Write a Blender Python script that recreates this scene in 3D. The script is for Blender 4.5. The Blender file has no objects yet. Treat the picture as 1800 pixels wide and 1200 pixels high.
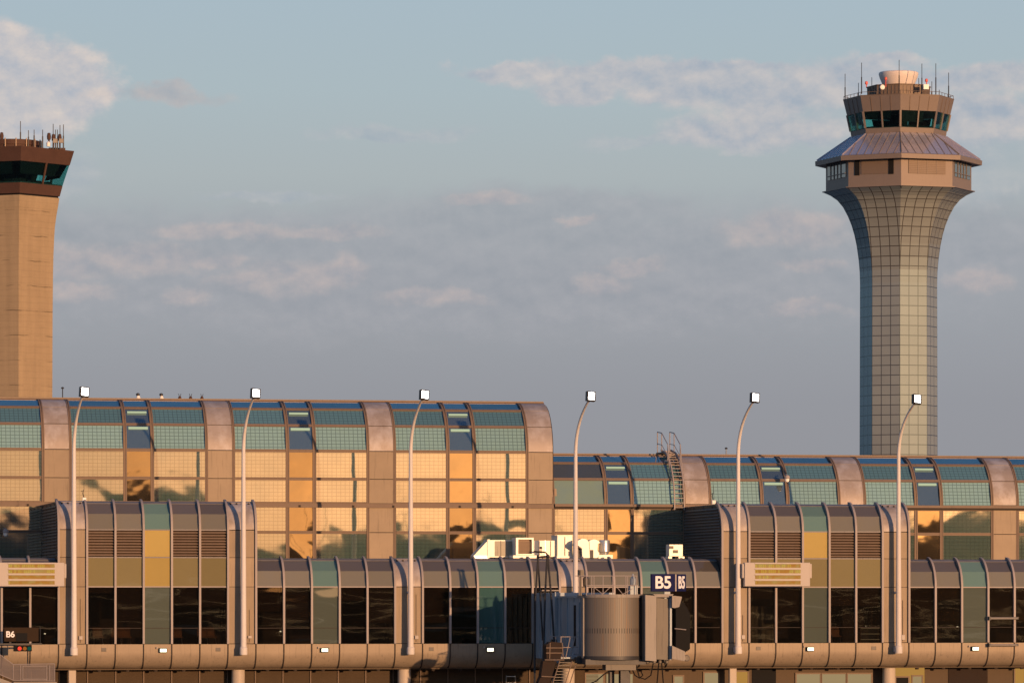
import bpy, math, random
from mathutils import Vector, Matrix
random.seed(7)
D = bpy.data
S = bpy.context.scene
COL = S.collection
R = math.radians

# ------------------------------------------------------------------ camera
CX, CY, CZ, YAW, F, HOR = -23.9355, -247.0733, 8.2, 0.1917, 8092.8, 454.85
cam_d = D.cameras.new('camera'); cam = D.objects.new('camera', cam_d); COL.objects.link(cam)
cam.location = (CX, CY, CZ)
cam.rotation_euler = (math.pi / 2, 0, -YAW)
cam_d.sensor_width = 36; cam_d.lens = F / 1800 * 36
cam_d.shift_y = HOR / 1800
cam_d.clip_start = 1; cam_d.clip_end = 20000
S.camera = cam
S.render.resolution_x = 1024; S.render.resolution_y = 682
S.view_settings.view_transform = 'Standard'; S.view_settings.look = 'None'
S.view_settings.exposure = 0; S.view_settings.gamma = 1
try:
    S.cycles.max_bounces = 8; S.cycles.transparent_max_bounces = 12
except Exception: pass

def at(px, py, Y):
    """the point seen at photo pixel (px, py) that stands at depth plane Y"""
    u = (px - 900) / F
    dx = math.sin(YAW) + u * math.cos(YAW); dy = math.cos(YAW) - u * math.sin(YAW)
    t = (Y - CY) / dy
    return Vector((CX + t * dx, Y, CZ - (py - 600 - HOR) / F * t))

def far(px, dist):
    u = (px - 900) / F
    return Vector((CX + dist * (math.sin(YAW) + u * math.cos(YAW)), CY + dist * (math.cos(YAW) - u * math.sin(YAW)), 0))

# ------------------------------------------------------------------ node helpers
class NT:
    def __init__(s, tree): s.t = tree
    def n(s, typ, **kw):
        nd = s.t.nodes.new(typ)
        for k, v in kw.items():
            setattr(nd, k, v)
        return nd
    def put(s, sock, v):
        if v is None: return
        if isinstance(v, (int, float)): sock.default_value = v if sock.type == 'VALUE' else ((v, v, v, 1) if sock.type == 'RGBA' else (v, v, v))
        elif isinstance(v, (tuple, list)):
            if sock.type == 'RGBA' and len(v) == 3: v = (*v, 1)
            sock.default_value = v
        else: s.t.links.new(v, sock)
    def m(s, op, a, b=None, c=None, clamp=False):
        nd = s.n('ShaderNodeMath', operation=op, use_clamp=clamp)
        s.put(nd.inputs[0], a); s.put(nd.inputs[1], b); s.put(nd.inputs[2], c)
        return nd.outputs[0]
    def v(s, op, a, b=None, scale=None):
        nd = s.n('ShaderNodeVectorMath', operation=op)
        s.put(nd.inputs[0], a); s.put(nd.inputs[1], b)
        if scale is not None: s.put(nd.inputs['Scale'], scale)
        return nd.outputs['Value'] if op in ('LENGTH', 'DOT_PRODUCT', 'DISTANCE') else nd.outputs['Vector']
    def mix(s, f, a, b, mode='MIX', clamp=False):
        nd = s.n('ShaderNodeMix', data_type='RGBA', blend_type=mode)
        nd.clamp_result = clamp
        s.put(nd.inputs[0], f); s.put(nd.inputs[6], a); s.put(nd.inputs[7], b)
        return nd.outputs[2]
    def noise(s, vec, scale, detail=3, rough=.5, dist=0):
        nd = s.n('ShaderNodeTexNoise'); s.put(nd.inputs['Vector'], vec)
        nd.inputs['Scale'].default_value = scale; nd.inputs['Detail'].default_value = detail
        nd.inputs['Roughness'].default_value = rough; nd.inputs['Distortion'].default_value = dist
        return nd.outputs[0]
    def mr(s, x, a, b, c=0., d=1., smooth=False):
        nd = s.n('ShaderNodeMapRange')
        if smooth: nd.interpolation_type = 'SMOOTHSTEP'
        for i, q in enumerate((x, a, b, c, d)): s.put(nd.inputs[i], q)
        return nd.outputs[0]
    def ramp(s, x, stops):
        nd = s.n('ShaderNodeValToRGB'); s.put(nd.inputs[0], x)
        e = nd.color_ramp.elements
        while len(e) < len(stops): e.new(.5)
        for el, (p, c) in zip(e, stops): el.position = p; el.color = (*c, 1)
        return nd.outputs[0]

def lin(r, g, b):
    f = lambda c: (c / 255) / 12.92 if c / 255 <= .04045 else ((c / 255 + .055) / 1.055) ** 2.4
    return (f(r), f(g), f(b))

# ------------------------------------------------------------------ sky, sun
SUN_AZ, SUN_EL = R(20), R(4.6)          # azimuth measured from -Y towards +X
sun_dir = Vector((math.sin(SUN_AZ) * math.cos(SUN_EL), -math.cos(SUN_AZ) * math.cos(SUN_EL), math.sin(SUN_EL)))
W = D.worlds.new('World'); S.world = W; W.use_nodes = True
W.node_tree.nodes.clear(); N = NT(W.node_tree)
K = 10.7                                 # background strength 0.1, colours ten times up
tc = N.n('ShaderNodeTexCoord').outputs['Generated']
sep = N.n('ShaderNodeSeparateXYZ'); N.put(sep.inputs[0], tc)
dx, dy, dz = sep.outputs
az = N.m('MULTIPLY', N.m('ARCTAN2', dx, dy), 180 / math.pi)
el = N.m('MULTIPLY', N.m('ARCSINE', dz), 180 / math.pi)
base = N.ramp(N.m('DIVIDE', el, 90., clamp=True), [
    (0.000, lin(142, 143, 150)), (0.028, lin(144, 147, 157)), (0.045, lin(155, 160, 169)), (0.058, lin(167, 176, 181)),
    (0.070, lin(167, 182, 190)), (0.083, lin(165, 183, 195)), (0.16, lin(112, 148, 178)), (0.40, lin(62, 102, 146)), (1.0, lin(44, 78, 126))])
# warm glow around and above the low sun
dotp = N.v('DOT_PRODUCT', tc, tuple(Vector((sun_dir.x, sun_dir.y, 0)).normalized()))
ang = N.mr(dotp, .45, 1.0, 0, 1, True)
lowg = N.m('EXPONENT', N.m('MULTIPLY', N.m('ABSOLUTE', el), -1 / 5.5))
glow = N.m('MULTIPLY', N.m('POWER', ang, 2.0), lowg)
near = N.m('POWER', N.m('MAXIMUM', N.v('DOT_PRODUCT', tc, tuple(sun_dir)), 0), 60)
sky = N.mix(N.m('MULTIPLY', glow, .93, clamp=True), base, (1.9, 1.02, .48))
sky = N.mix(N.m('MULTIPLY', near, .85), sky, (4.6, 2.5, 1.15))

# clouds in azimuth / elevation
cc = N.n('ShaderNodeCombineXYZ'); N.put(cc.inputs[0], az); N.put(cc.inputs[1], el)
P0 = cc.outputs[0]
P1 = N.v('MULTIPLY', P0, (1, 1.35, 1))
def nvec(scale, amp, off, det=5):
    nd = N.n('ShaderNodeTexNoise'); N.put(nd.inputs['Vector'], N.v('ADD', P1, (off, off * .7, 0)))
    nd.inputs['Scale'].default_value = scale; nd.inputs['Detail'].default_value = det; nd.inputs['Roughness'].default_value = .58
    return N.v('SCALE', N.v('SUBTRACT', nd.outputs['Color'], (.5, .5, .5)), scale=amp)
warp = N.v('ADD', nvec(1.1, .9, 3.1), nvec(4.5, .22, 9.7, 4))
PW = N.v('ADD', P0, N.v('MULTIPLY', warp, (1, .55, 0)))
def azel(px, py):
    p = at(px, py, 0) - Vector((CX, CY, CZ))
    return math.degrees(math.atan2(p.x, p.y)), math.degrees(math.asin(p.z / p.length))
def field(blobs, vec):
    out = None
    for (px, py, rx, ry) in blobs:
        a, e = azel(px, py)
        q = N.v('LENGTH', N.v('MULTIPLY', N.v('SUBTRACT', vec, (a, e, 0)), (141 / rx, 141 / ry, 0)))
        q = N.m('SUBTRACT', 1., q)
        if out is None: out = q
        else:
            nd = N.n('ShaderNodeMath', operation='SMOOTH_MAX'); N.put(nd.inputs[0], out); N.put(nd.inputs[1], q); nd.inputs[2].default_value = .25
            out = nd.outputs[0]
    return out
fine = N.noise(P1, 1.7, 7, .6)
fine2 = N.noise(N.v('ADD', P1, (.06, .17, 0)), 1.7, 7, .6)
relief = N.m('MULTIPLY', N.m('SUBTRACT', fine, fine2), 2.6)      # lit side of the billows
def layer(sky, blobs, thr0, thr1, opac, dark, light, topfade=None, rel=1.):
    f = N.m('ADD', field(blobs, PW), N.m('MULTIPLY', N.m('SUBTRACT', fine, .5), .9))
    mask = N.m('MULTIPLY', N.mr(f, thr0, thr1, 0, 1, True), opac)
    sh = N.m('ADD', N.mr(f, thr0, thr1 + .7, .62, .25), N.m('MULTIPLY', relief, rel), clamp=True)
    return N.mix(mask, sky, N.mix(sh, dark, light))
sky = layer(sky, [(900, 395, 330, 60), (1000, 372, 280, 40), (500, 430, 560, 60), (1300, 440, 520, 80), (150, 440, 260, 80), (1700, 430, 300, 70), (800, 500, 900, 90)], -.4, .5, .6,
            lin(146, 151, 163), lin(169, 169, 177), rel=.8)
sky = layer(sky, [(25, 115, 150, 75), (105, 125, 105, 68), (60, 175, 160, 70), (0, 70, 62, 50), (150, 150, 70, 60), (30, 215, 150, 50)], 0., .5, .92,
            lin(172, 177, 190), lin(219, 205, 197), rel=.9)
sky = layer(sky, [(890, 126, 110, 18), (1040, 132, 200, 34), (1240, 150, 220, 50), (1350, 178, 130, 56), (1010, 162, 90, 32), (1480, 150, 190, 60), (1720, 135, 230, 34), (1560, 106, 90, 18), (1250, 122, 260, 20), (1700, 210, 190, 70), (1330, 230, 220, 40)], 0., .5, .85,
            lin(159, 169, 185), lin(205, 196, 194), rel=.9)
sky = layer(sky, [(1110, 246, 130, 16), (1340, 262, 90, 16), (1640, 300, 240, 80), (700, 230, 190, 18), (480, 345, 160, 14), (60, 300, 160, 60)], 0., .6, .5, lin(154, 166, 182), lin(188, 188, 191))
sky = layer(sky, [(600, 468, 44, 30), (540, 480, 110, 28), (440, 498, 90, 28), (328, 520, 50, 17), (250, 450, 160, 30), (110, 460, 120, 34), (140, 508, 80, 20), (400, 402, 140, 16),
                  (560, 408, 110, 14), (1012, 386, 50, 9), (1115, 466, 70, 16), (1418, 466, 62, 16), (1390, 402, 140, 34), (1720, 498, 90, 24), (1420, 546, 70, 20), (760, 520, 120, 18), (1060, 500, 60, 22), (860, 355, 90, 14), (380, 458, 80, 14), (290, 164, 130, 16), (300, 160, 60, 12)],
            -.15, .7, .62, lin(158, 160, 171), lin(199, 182, 178), rel=.9)
SKYT = N.n('ShaderNodeTexSky', sky_type='NISHITA')
SKYT.sun_disc = False; SKYT.sun_elevation = SUN_EL; SKYT.sun_rotation = math.pi - SUN_AZ
nish = N.mix(1, SKYT.outputs[0], (1., 1., 1.), 'MULTIPLY')
final = N.mix(.08, N.mix(1, sky, (K, K, K), 'MULTIPLY'), nish)
bg = N.n('ShaderNodeBackground'); N.put(bg.inputs[0], final); bg.inputs[1].default_value = .1
wo = N.n('ShaderNodeOutputWorld'); N.put(wo.inputs[0], bg.outputs[0])
ld = D.lights.new('sun', 'SUN'); ld.energy = 4.2; ld.angle = R(.5); ld.color = (1, .565, .28)
lo = D.objects.new('sun', ld); COL.objects.link(lo); lo.rotation_euler = (-sun_dir).to_track_quat('-Z', 'Y').to_euler(); lo.location = (0, -40, 60)

# ------------------------------------------------------------------ materials
MATS = {}
def mat(name):
    m = D.materials.new(name); m.use_nodes = True; m.node_tree.nodes.clear(); MATS[name] = m
    n = NT(m.node_tree); n.out = n.n('ShaderNodeOutputMaterial'); return n
def surf(n, sh): n.t.links.new(sh, n.out.inputs[0])
def pbr(n, col, rough=.6, metal=0., spec=.5, bump=None, bstr=.3, bdist=.01):
    p = n.n('ShaderNodeBsdfPrincipled')
    n.put(p.inputs['Base Color'], col); n.put(p.inputs['Roughness'], rough); n.put(p.inputs['Metallic'], metal)
    n.put(p.inputs['Specular IOR Level'], spec)
    if bump is not None:
        b = n.n('ShaderNodeBump'); b.inputs['Strength'].default_value = bstr; b.inputs['Distance'].default_value = bdist
        n.put(b.inputs['Height'], bump); n.put(p.inputs['Normal'], b.outputs[0])
    return p.outputs[0]
def paint(name, col, rough=.5, metal=0., var=.18, scale=1.5, streak=.25, spec=.22, vary=.045, stain=None, coat=0):
    """painted or clad surface with large soft blotches, vertical run-off streaks and fine grain"""
    n = mat(name); o = n.n('ShaderNodeTexCoord').outputs['Object']
    a = n.noise(o, scale, 4, .6); st = n.noise(n.v('MULTIPLY', o, (6, 6, .35)), 1.6, 4, .6); g = n.noise(o, 30, 2)
    k = n.m('ADD', 1., n.m('MULTIPLY', n.m('SUBTRACT', a, .5), var * 2))
    k = n.m('MULTIPLY', k, n.mr(st, .55, .8, 1, 1 - streak)); k = n.m('MULTIPLY', k, n.m('ADD', .95, n.m('MULTIPLY', g, .1)))
    k = n.m('MULTIPLY', k, n.m('ADD', 1 - vary, n.m('MULTIPLY', n.n('ShaderNodeObjectInfo').outputs['Random'], 2 * vary)))
    c = n.mix(1, col, k, 'MULTIPLY')
    if stain is not None:
        sp = n.mr(n.noise(n.v('MULTIPLY', o, (1.1, 1.1, .8)), .9, 5, .62), .46, .68, 0, .75)
        c = n.mix(sp, c, stain)
    sh = pbr(n, c, n.m('ADD', rough - .08, n.m('MULTIPLY', a, .16)), metal, spec, a, .15, .02)
    if coat:
        pr = sh.node; pr.inputs['Coat Weight'].default_value = 1; pr.inputs['Coat Roughness'].default_value = .12; pr.inputs['Coat IOR'].default_value = coat
    surf(n, sh); return MATS[name]
def plain_emit(name, col, e):
    n = mat(name); em = n.n('ShaderNodeEmission'); n.put(em.inputs[0], col); em.inputs[1].default_value = e; surf(n, em.outputs[0]); return MATS[name]
def gridmask(n, uv, a, b, w, wv=None):
    s = n.n('ShaderNodeSeparateXYZ'); n.put(s.inputs[0], uv)
    fu = n.m('PINGPONG', s.outputs[0], a / 2); fv = n.m('PINGPONG', s.outputs[1], b / 2)
    return n.m('MAXIMUM', n.m('LESS_THAN', fu, w / 2), n.m('LESS_THAN', fv, (wv or w) / 2))
def glass(name, base, refl, grid=None, gcol=(.03, .035, .03), wave=.006, wscale=.45, rough=.03, through=0., tint=(.6, .62, .6), gmix=.75, var=.12, dirt=.0, rcol=(1, 1, 1), aniso=None):
    """coated glazing: body colour behind a mirror coat whose sheet is slightly warped"""
    n = mat(name); t = n.n('ShaderNodeTexCoord'); o = t.outputs['Object']
    oi = n.n('ShaderNodeObjectInfo').outputs['Random']
    ofs = n.n('ShaderNodeCombineXYZ'); n.put(ofs.inputs[0], n.m('MULTIPLY', oi, 37.)); n.put(ofs.inputs[1], n.m('MULTIPLY', oi, 91.)); n.put(ofs.inputs[2], n.m('MULTIPLY', oi, 13.))
    q = n.v('ADD', n.v('MULTIPLY', o, aniso) if aniso else o, ofs.outputs[0])
    h = n.m('ADD', n.noise(q, wscale, 1.5, .4, .3), n.m('MULTIPLY', n.noise(q, wscale * 3.3, 1, .5), .05))
    b = n.n('ShaderNodeBump'); b.inputs['Strength'].default_value = 1; b.inputs['Distance'].default_value = wave; n.put(b.inputs['Height'], h)
    c = n.mix(1, base, n.m('ADD', 1 - var, n.m('MULTIPLY', oi, 2 * var)), 'MULTIPLY')
    if grid:
        g = gridmask(n, t.outputs['UV'], *grid)
        c = n.mix(n.m('MULTIPLY', g, gmix), c, gcol)
    df = n.n('ShaderNodeBsdfDiffuse'); n.put(df.inputs[0], c)
    body = df.outputs[0]
    if through:
        tr = n.n('ShaderNodeBsdfTransparent'); n.put(tr.inputs[0], tint)
        mx = n.n('ShaderNodeMixShader'); n.put(mx.inputs[0], through); n.put(mx.inputs[1], body); n.put(mx.inputs[2], tr.outputs[0]); body = mx.outputs[0]
    gl = n.n('ShaderNodeBsdfGlossy'); gl.inputs['Roughness'].default_value = rough; n.put(gl.inputs['Normal'], b.outputs[0]); n.put(gl.inputs[0], rcol)
    fr = n.n('ShaderNodeLayerWeight'); fr.inputs[0].default_value = .12; n.put(fr.inputs['Normal'], b.outputs[0])
    f = n.m('ADD', refl, n.m('MULTIPLY', fr.outputs['Fresnel'], .6), clamp=True)
    f = n.m('MULTIPLY', f, n.m('ADD', .88, n.m('MULTIPLY', oi, .24)))
    if dirt: f = n.m('MULTIPLY', f, n.mr(n.noise(o, 1.1, 5, .7), .3, .7, 1 - dirt, 1))
    if grid: f = n.m('MULTIPLY', f, n.m('SUBTRACT', 1., n.m('MULTIPLY', g, .22)))
    mx = n.n('ShaderNodeMixShader'); n.put(mx.inputs[0], f); n.put(mx.inputs[1], body); n.put(mx.inputs[2], gl.outputs[0])
    surf(n, mx.outputs[0]); return MATS[name]

TAN = paint('tan_panel', (.325, .255, .182), .6, 0, .20, .8, .32, vary=.09)
TANS = paint('stained_tan_panel', (.34, .29, .265), .5, .12, .26, 1.1, .12, vary=.08, stain=(.50, .47, .48))
BELLY = paint('tan_apron_metal', (.315, .25, .183), .5, .08, .26, .9, .42)
FRAME = paint('brown_frame', (.20, .145, .11), .6, 0, .15, 3, .2)
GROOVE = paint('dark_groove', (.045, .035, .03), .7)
RIB = paint('grey_rib', (.34, .30, .29), .55, .05, .1, 2, .1)
EDGE = paint('dark_roof_edge', (.20, .19, .20), .5, .15, .2, 2, .3)
CAP = paint('roof_cap', (.24, .185, .14), .6, 0, .2, 2)
CAPD = paint('roof_cap_brown_line', (.09, .05, .035), .6)  # dark brown line under the paler roof cap
LOUV = paint('brown_louvre', (.25, .185, .14), .55, .1, .15, 2, .2)
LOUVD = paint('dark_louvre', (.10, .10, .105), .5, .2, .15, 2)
POLE = paint('cream_pole_paint', (.66, .62, .60), .5, 0, .06, 2, .08)
WHITE = paint('white_paint', (.86, .84, .80), .4, 0, .05, 2, .06)
GALV = paint('galvanised_sheet', (.62, .62, .60), .3, .75, .12, 3)
DARKM = paint('dark_metal', (.05, .05, .055), .45, .3, .2, 3)
BLACK = paint('black_rubber', (.014, .014, .015), .7, 0, .2, 3, .1, .08)
CONC = paint('tower_concrete', (.46, .335, .235), .85, 0, .08, .25, .1)
RUST = paint('weathering_steel', (.085, .045, .034), .65, .1, .25, .6, .35)
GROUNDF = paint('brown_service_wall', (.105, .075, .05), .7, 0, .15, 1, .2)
COLM = paint('round_column_paint', (.48, .41, .34), .5, 0, .1, 1, .1)
JBT = paint('jet_bridge_tan', (.15, .135, .12), .5, .1, .2, 1.2, .5)
JBW = paint('jet_bridge_pale', (.255, .232, .213), .5, .05, .16, 1.5, .35)
JBB = paint('jet_bridge_side', (.30, .35, .40), .45, .1, .2, .9, .5)
BROWNS = paint('rusty_stair', (.022, .012, .009), .7, 0, .3, 4, .3)
NAVY = paint('navy_sign', (.010, .014, .075), .55, 0, .05, 2, 0, .05)
LETTER = paint('white_letter', (.82, .82, .85), .5, 0, .02, 2, 0)
SIGNB = paint('sign_housing', (.47, .42, .385), .5, 0, .06, 2, .1)
BRONZE = paint('bronze_sign_panel', (.035, .022, .014), .6, 0, .2, 3, .1, .05)
ROOFT = paint('tower_roof_metal', (.50, .46, .50), .26, .5, .12, .5, .1, coat=2.1)
TOWB = paint('tower_band', (.21, .17, .15), .45, .1, .12, .4, .15, vary=.03)
TOWL = paint('tower_louvre', (.175, .13, .10), .5, .1, .1, .6, .1)
RADOME = paint('radome_white', (.72, .64, .60), .5, 0, .06, .6, .1)
REDL = paint('red_beacon', (.65, .12, .10), .4)
SEAT = paint('brown_seat', (.5, .30, .16), .6)
DUCT = paint('bright_duct_sheet', (.84, .80, .71), .4, .12, .12, 2.5, .12)
DUCTSHADE = paint('duct_shade_tone', (.30, .28, .23), .45, .1, .2, 2, .4)  # grey that puts the shade on the duct front into its colour
BLIND = paint('brown_roller_blind', (.085, .062, .045), .9, 0, .1, 1, .1)
ROOM = paint('dim_room', (.10, .09, .085), .8)
CARPET = paint('carpet', (.09, .085, .09), .9)
CURT = paint('pale_partition', (.32, .36, .29), .7)

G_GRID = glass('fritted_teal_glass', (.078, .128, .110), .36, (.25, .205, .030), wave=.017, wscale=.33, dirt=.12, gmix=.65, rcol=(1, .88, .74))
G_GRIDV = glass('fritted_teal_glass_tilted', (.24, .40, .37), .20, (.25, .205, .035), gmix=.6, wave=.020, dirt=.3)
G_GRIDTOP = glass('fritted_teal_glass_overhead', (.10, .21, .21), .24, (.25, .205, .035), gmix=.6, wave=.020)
G_BLUE = glass('blue_sky_glass', (.03, .10, .16), .42, None, wave=.02, dirt=.25)
G_NAR = glass('amber_vision_glass', (.03, .022, .015), .33, None, wave=.022, rcol=(1, .74, .42), dirt=.1)
G_NARTOP = glass('slate_vision_glass', (.06, .085, .10), .24, None, wave=.02)
G_GREYB = glass('dark_slate_glass', (.055, .065, .07), .12, None, wave=.02, dirt=.3)
G_PLAIN = glass('pale_plain_teal_glass', (.17, .24, .19), .16, None, wave=.02, dirt=.6)
G_GREY2 = glass('grey_brown_glass', (.112, .098, .085), .10, None, wave=.02, dirt=.3)
G_GREY = glass('grey_green_glass', (.18, .165, .12), .09, None, wave=.02, dirt=.3)
G_TEAL = glass('pale_teal_glass', (.13, .22, .18), .12, None, wave=.02, dirt=.2)
G_OCH = glass('ochre_spandrel_glass', (.22, .19, .10), .12, None, wave=.02, dirt=.3)
G_YEL = glass('yellow_spandrel_glass', (.45, .34, .12), .12, None, wave=.02, dirt=.3)
G_DARK = glass('dark_window_glass', (.012, .010, .009), .09, None, rcol=(1, .78, .5), wave=.040, wscale=.30, aniso=(.45, 1, 1.5), through=.8, tint=(.62, .58, .55))
G_PALE = glass('pale_window_glass', (.10, .12, .10), .12, None, wave=.040, wscale=.30, aniso=(.45, 1, 1.5), through=.12, tint=(.6, .65, .6), dirt=.2)
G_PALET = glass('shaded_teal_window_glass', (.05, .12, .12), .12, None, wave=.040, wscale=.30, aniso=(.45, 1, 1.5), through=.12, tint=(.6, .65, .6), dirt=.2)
G_CAB = glass('cab_glass', (.004, .006, .008), .02, None, wave=.0, through=.93, tint=(.62, .88, .86))
LAMP = plain_emit('floodlight_lens', (1, .97, .93), 14)
WLAMP = plain_emit('wall_light_lens', (1, .92, .62), 3.2)
AMBER = plain_emit('amber_display', (1, .46, .09), .42)
n = mat('amber_display_rows'); uvw = n.n('ShaderNodeTexCoord').outputs['UV']
e = n.n('ShaderNodeEmission'); n.put(e.inputs[0], n.mix(n.mr(n.noise(uvw, 2.3, 2), .4, .65), (1, .40, .07), (1, .58, .16))); e.inputs[1].default_value = .45
surf(n, e.outputs[0]); AMBER = MATS['amber_display_rows']
AMBDOT = plain_emit('yellow_display_glyph', (1, .72, .10), .62)
LITY = plain_emit('lit_doorway', (1, .52, .12), .42)
LITP = plain_emit('lit_blind', (1, .72, .36), .34)
TUBE = plain_emit('fluorescent_tube', (.9, 1, .62), .55)
INT = plain_emit('interior_tube', (1, .9, .7), 1.1)
STRIP = plain_emit('far_lit_strip', (1, .82, .6), 1.7)
REDE = plain_emit('red_signal', (1, .06, .03), 1.3)
ORE = plain_emit('amber_signal', (1, .3, .05), .35)
GRE = plain_emit('green_signal', (.02, .25, .18), .3)
# tower cladding: square glass panels in thin dark joints
n = mat('tower_cladding'); t = n.n('ShaderNodeTexCoord')
g = gridmask(n, t.outputs['UV'], 1, 1, .085)
cell = n.n('ShaderNodeTexWhiteNoise', noise_dimensions='2D'); n.put(cell.inputs['Vector'], n.v('FLOOR', n.v('ADD', t.outputs['UV'], (.5, .5, 0))))
fl = n.n('ShaderNodeTexWhiteNoise', noise_dimensions='2D'); n.put(fl.inputs['Vector'], n.v('FLOOR', t.outputs['UV']))
c = n.mix(n.m('MULTIPLY', fl.outputs[0], .3), (.225, .245, .235), (.165, .175, .175))
c = n.mix(1, c, n.m('ADD', .85, n.m('MULTIPLY', n.noise(t.outputs['Object'], .12, 4, .6), .3)), 'MULTIPLY')
c = n.mix(g, c, (.055, .048, .04))
df = n.n('ShaderNodeBsdfDiffuse'); n.put(df.inputs[0], c); gl = n.n('ShaderNodeBsdfGlossy'); gl.inputs['Roughness'].default_value = .2; gl.inputs[0].default_value = (.55, .82, 1, 1)
lw = n.n('ShaderNodeLayerWeight'); lw.inputs[0].default_value = .35; mx = n.n('ShaderNodeMixShader'); n.put(mx.inputs[0], n.m('ADD', .04, n.m('MULTIPLY', lw.outputs['Fresnel'], .9))); n.put(mx.inputs[1], df.outputs[0]); n.put(mx.inputs[2], gl.outputs[0]); surf(n, mx.outputs[0])
CLAD = MATS['tower_cladding']
# shaft concrete with pour lines
n = mat('poured_concrete'); t = n.n('ShaderNodeTexCoord'); o = t.outputs['Object']
sz = n.n('ShaderNodeSeparateXYZ'); n.put(sz.inputs[0], o)
zz = n.m('ADD', sz.outputs[2], n.m('MULTIPLY', n.noise(o, .6, 3), .35))
ln = n.m('LESS_THAN', n.m('PINGPONG', zz, 1.75), .07)
ln2 = n.m('LESS_THAN', n.m('PINGPONG', zz, .44), .035)
a = n.noise(n.v('MULTIPLY', o, (.6, .6, 1.6)), .7, 6, .7)
brk = n.mr(n.noise(n.v('MULTIPLY', o, (.5, .5, .1)), .9, 3), .42, .6)
rn = n.noise(n.v('MULTIPLY', o, (.5, .5, .03)), 1.3, 5, .6); k = n.m('ADD', .80, n.m('MULTIPLY', a, .28)); k = n.m('ADD', k, n.mr(rn, .35, .65, -.06, .12)); k = n.m('SUBTRACT', k, n.m('MULTIPLY', n.m('MULTIPLY', ln, brk), .45)); k = n.m('SUBTRACT', k, n.m('MULTIPLY', ln2, .12))
surf(n, pbr(n, n.mix(1, (.345, .262, .168), k, 'MULTIPLY'), .9, 0, .3, a, .4, .1)); PCONC = MATS['poured_concrete']
# apron
n = mat('apron_concrete'); o = n.n('ShaderNodeTexCoord').outputs['Object']
g = gridmask(n, o, 7.6, 7.6, .06); a = n.noise(o, .08, 6, .65)
surf(n, pbr(n, n.mix(g, n.mix(a, (.16, .155, .145), (.27, .26, .24)), (.06, .06, .06)), .85, 0, .3)); APRON = MATS['apron_concrete']
# corrugated drum slats
n = mat('corrugated_drum'); t = n.n('ShaderNodeTexCoord'); s_ = n.n('ShaderNodeSeparateXYZ'); n.put(s_.inputs[0], t.outputs['UV'])
w = n.m('PINGPONG', s_.outputs[0], .06); sl = n.mr(w, 0, .018)
st = n.noise(n.v('MULTIPLY', t.outputs['UV'], (14, .25, 1)), 1, 4, .7)
c = n.mix(n.mr(st, .5, .72), (.135, .122, .108), (.20, .115, .06))
hol = n.m('MULTIPLY', n.m('LESS_THAN', n.m('ABSOLUTE', n.m('SUBTRACT', s_.outputs[1], 1.32)), .13), n.m('LESS_THAN', n.m('PINGPONG', s_.outputs[0], .072), .026))
c = n.mix(n.m('MULTIPLY', n.m('SUBTRACT', 1., sl), .8), c, (.10, .09, .08)); c = n.mix(n.m('MULTIPLY', hol, .85), c, (.03, .03, .03))
surf(n, pbr(n, c, .5, .15, .5, sl, .4, .01)); DRUM = MATS['corrugated_drum']
# glazing of the opposite concourse seen only in reflections
OPP = paint('opposite_concourse_dark', (.10, .09, .08), .6, .1, .2, .3)

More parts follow.
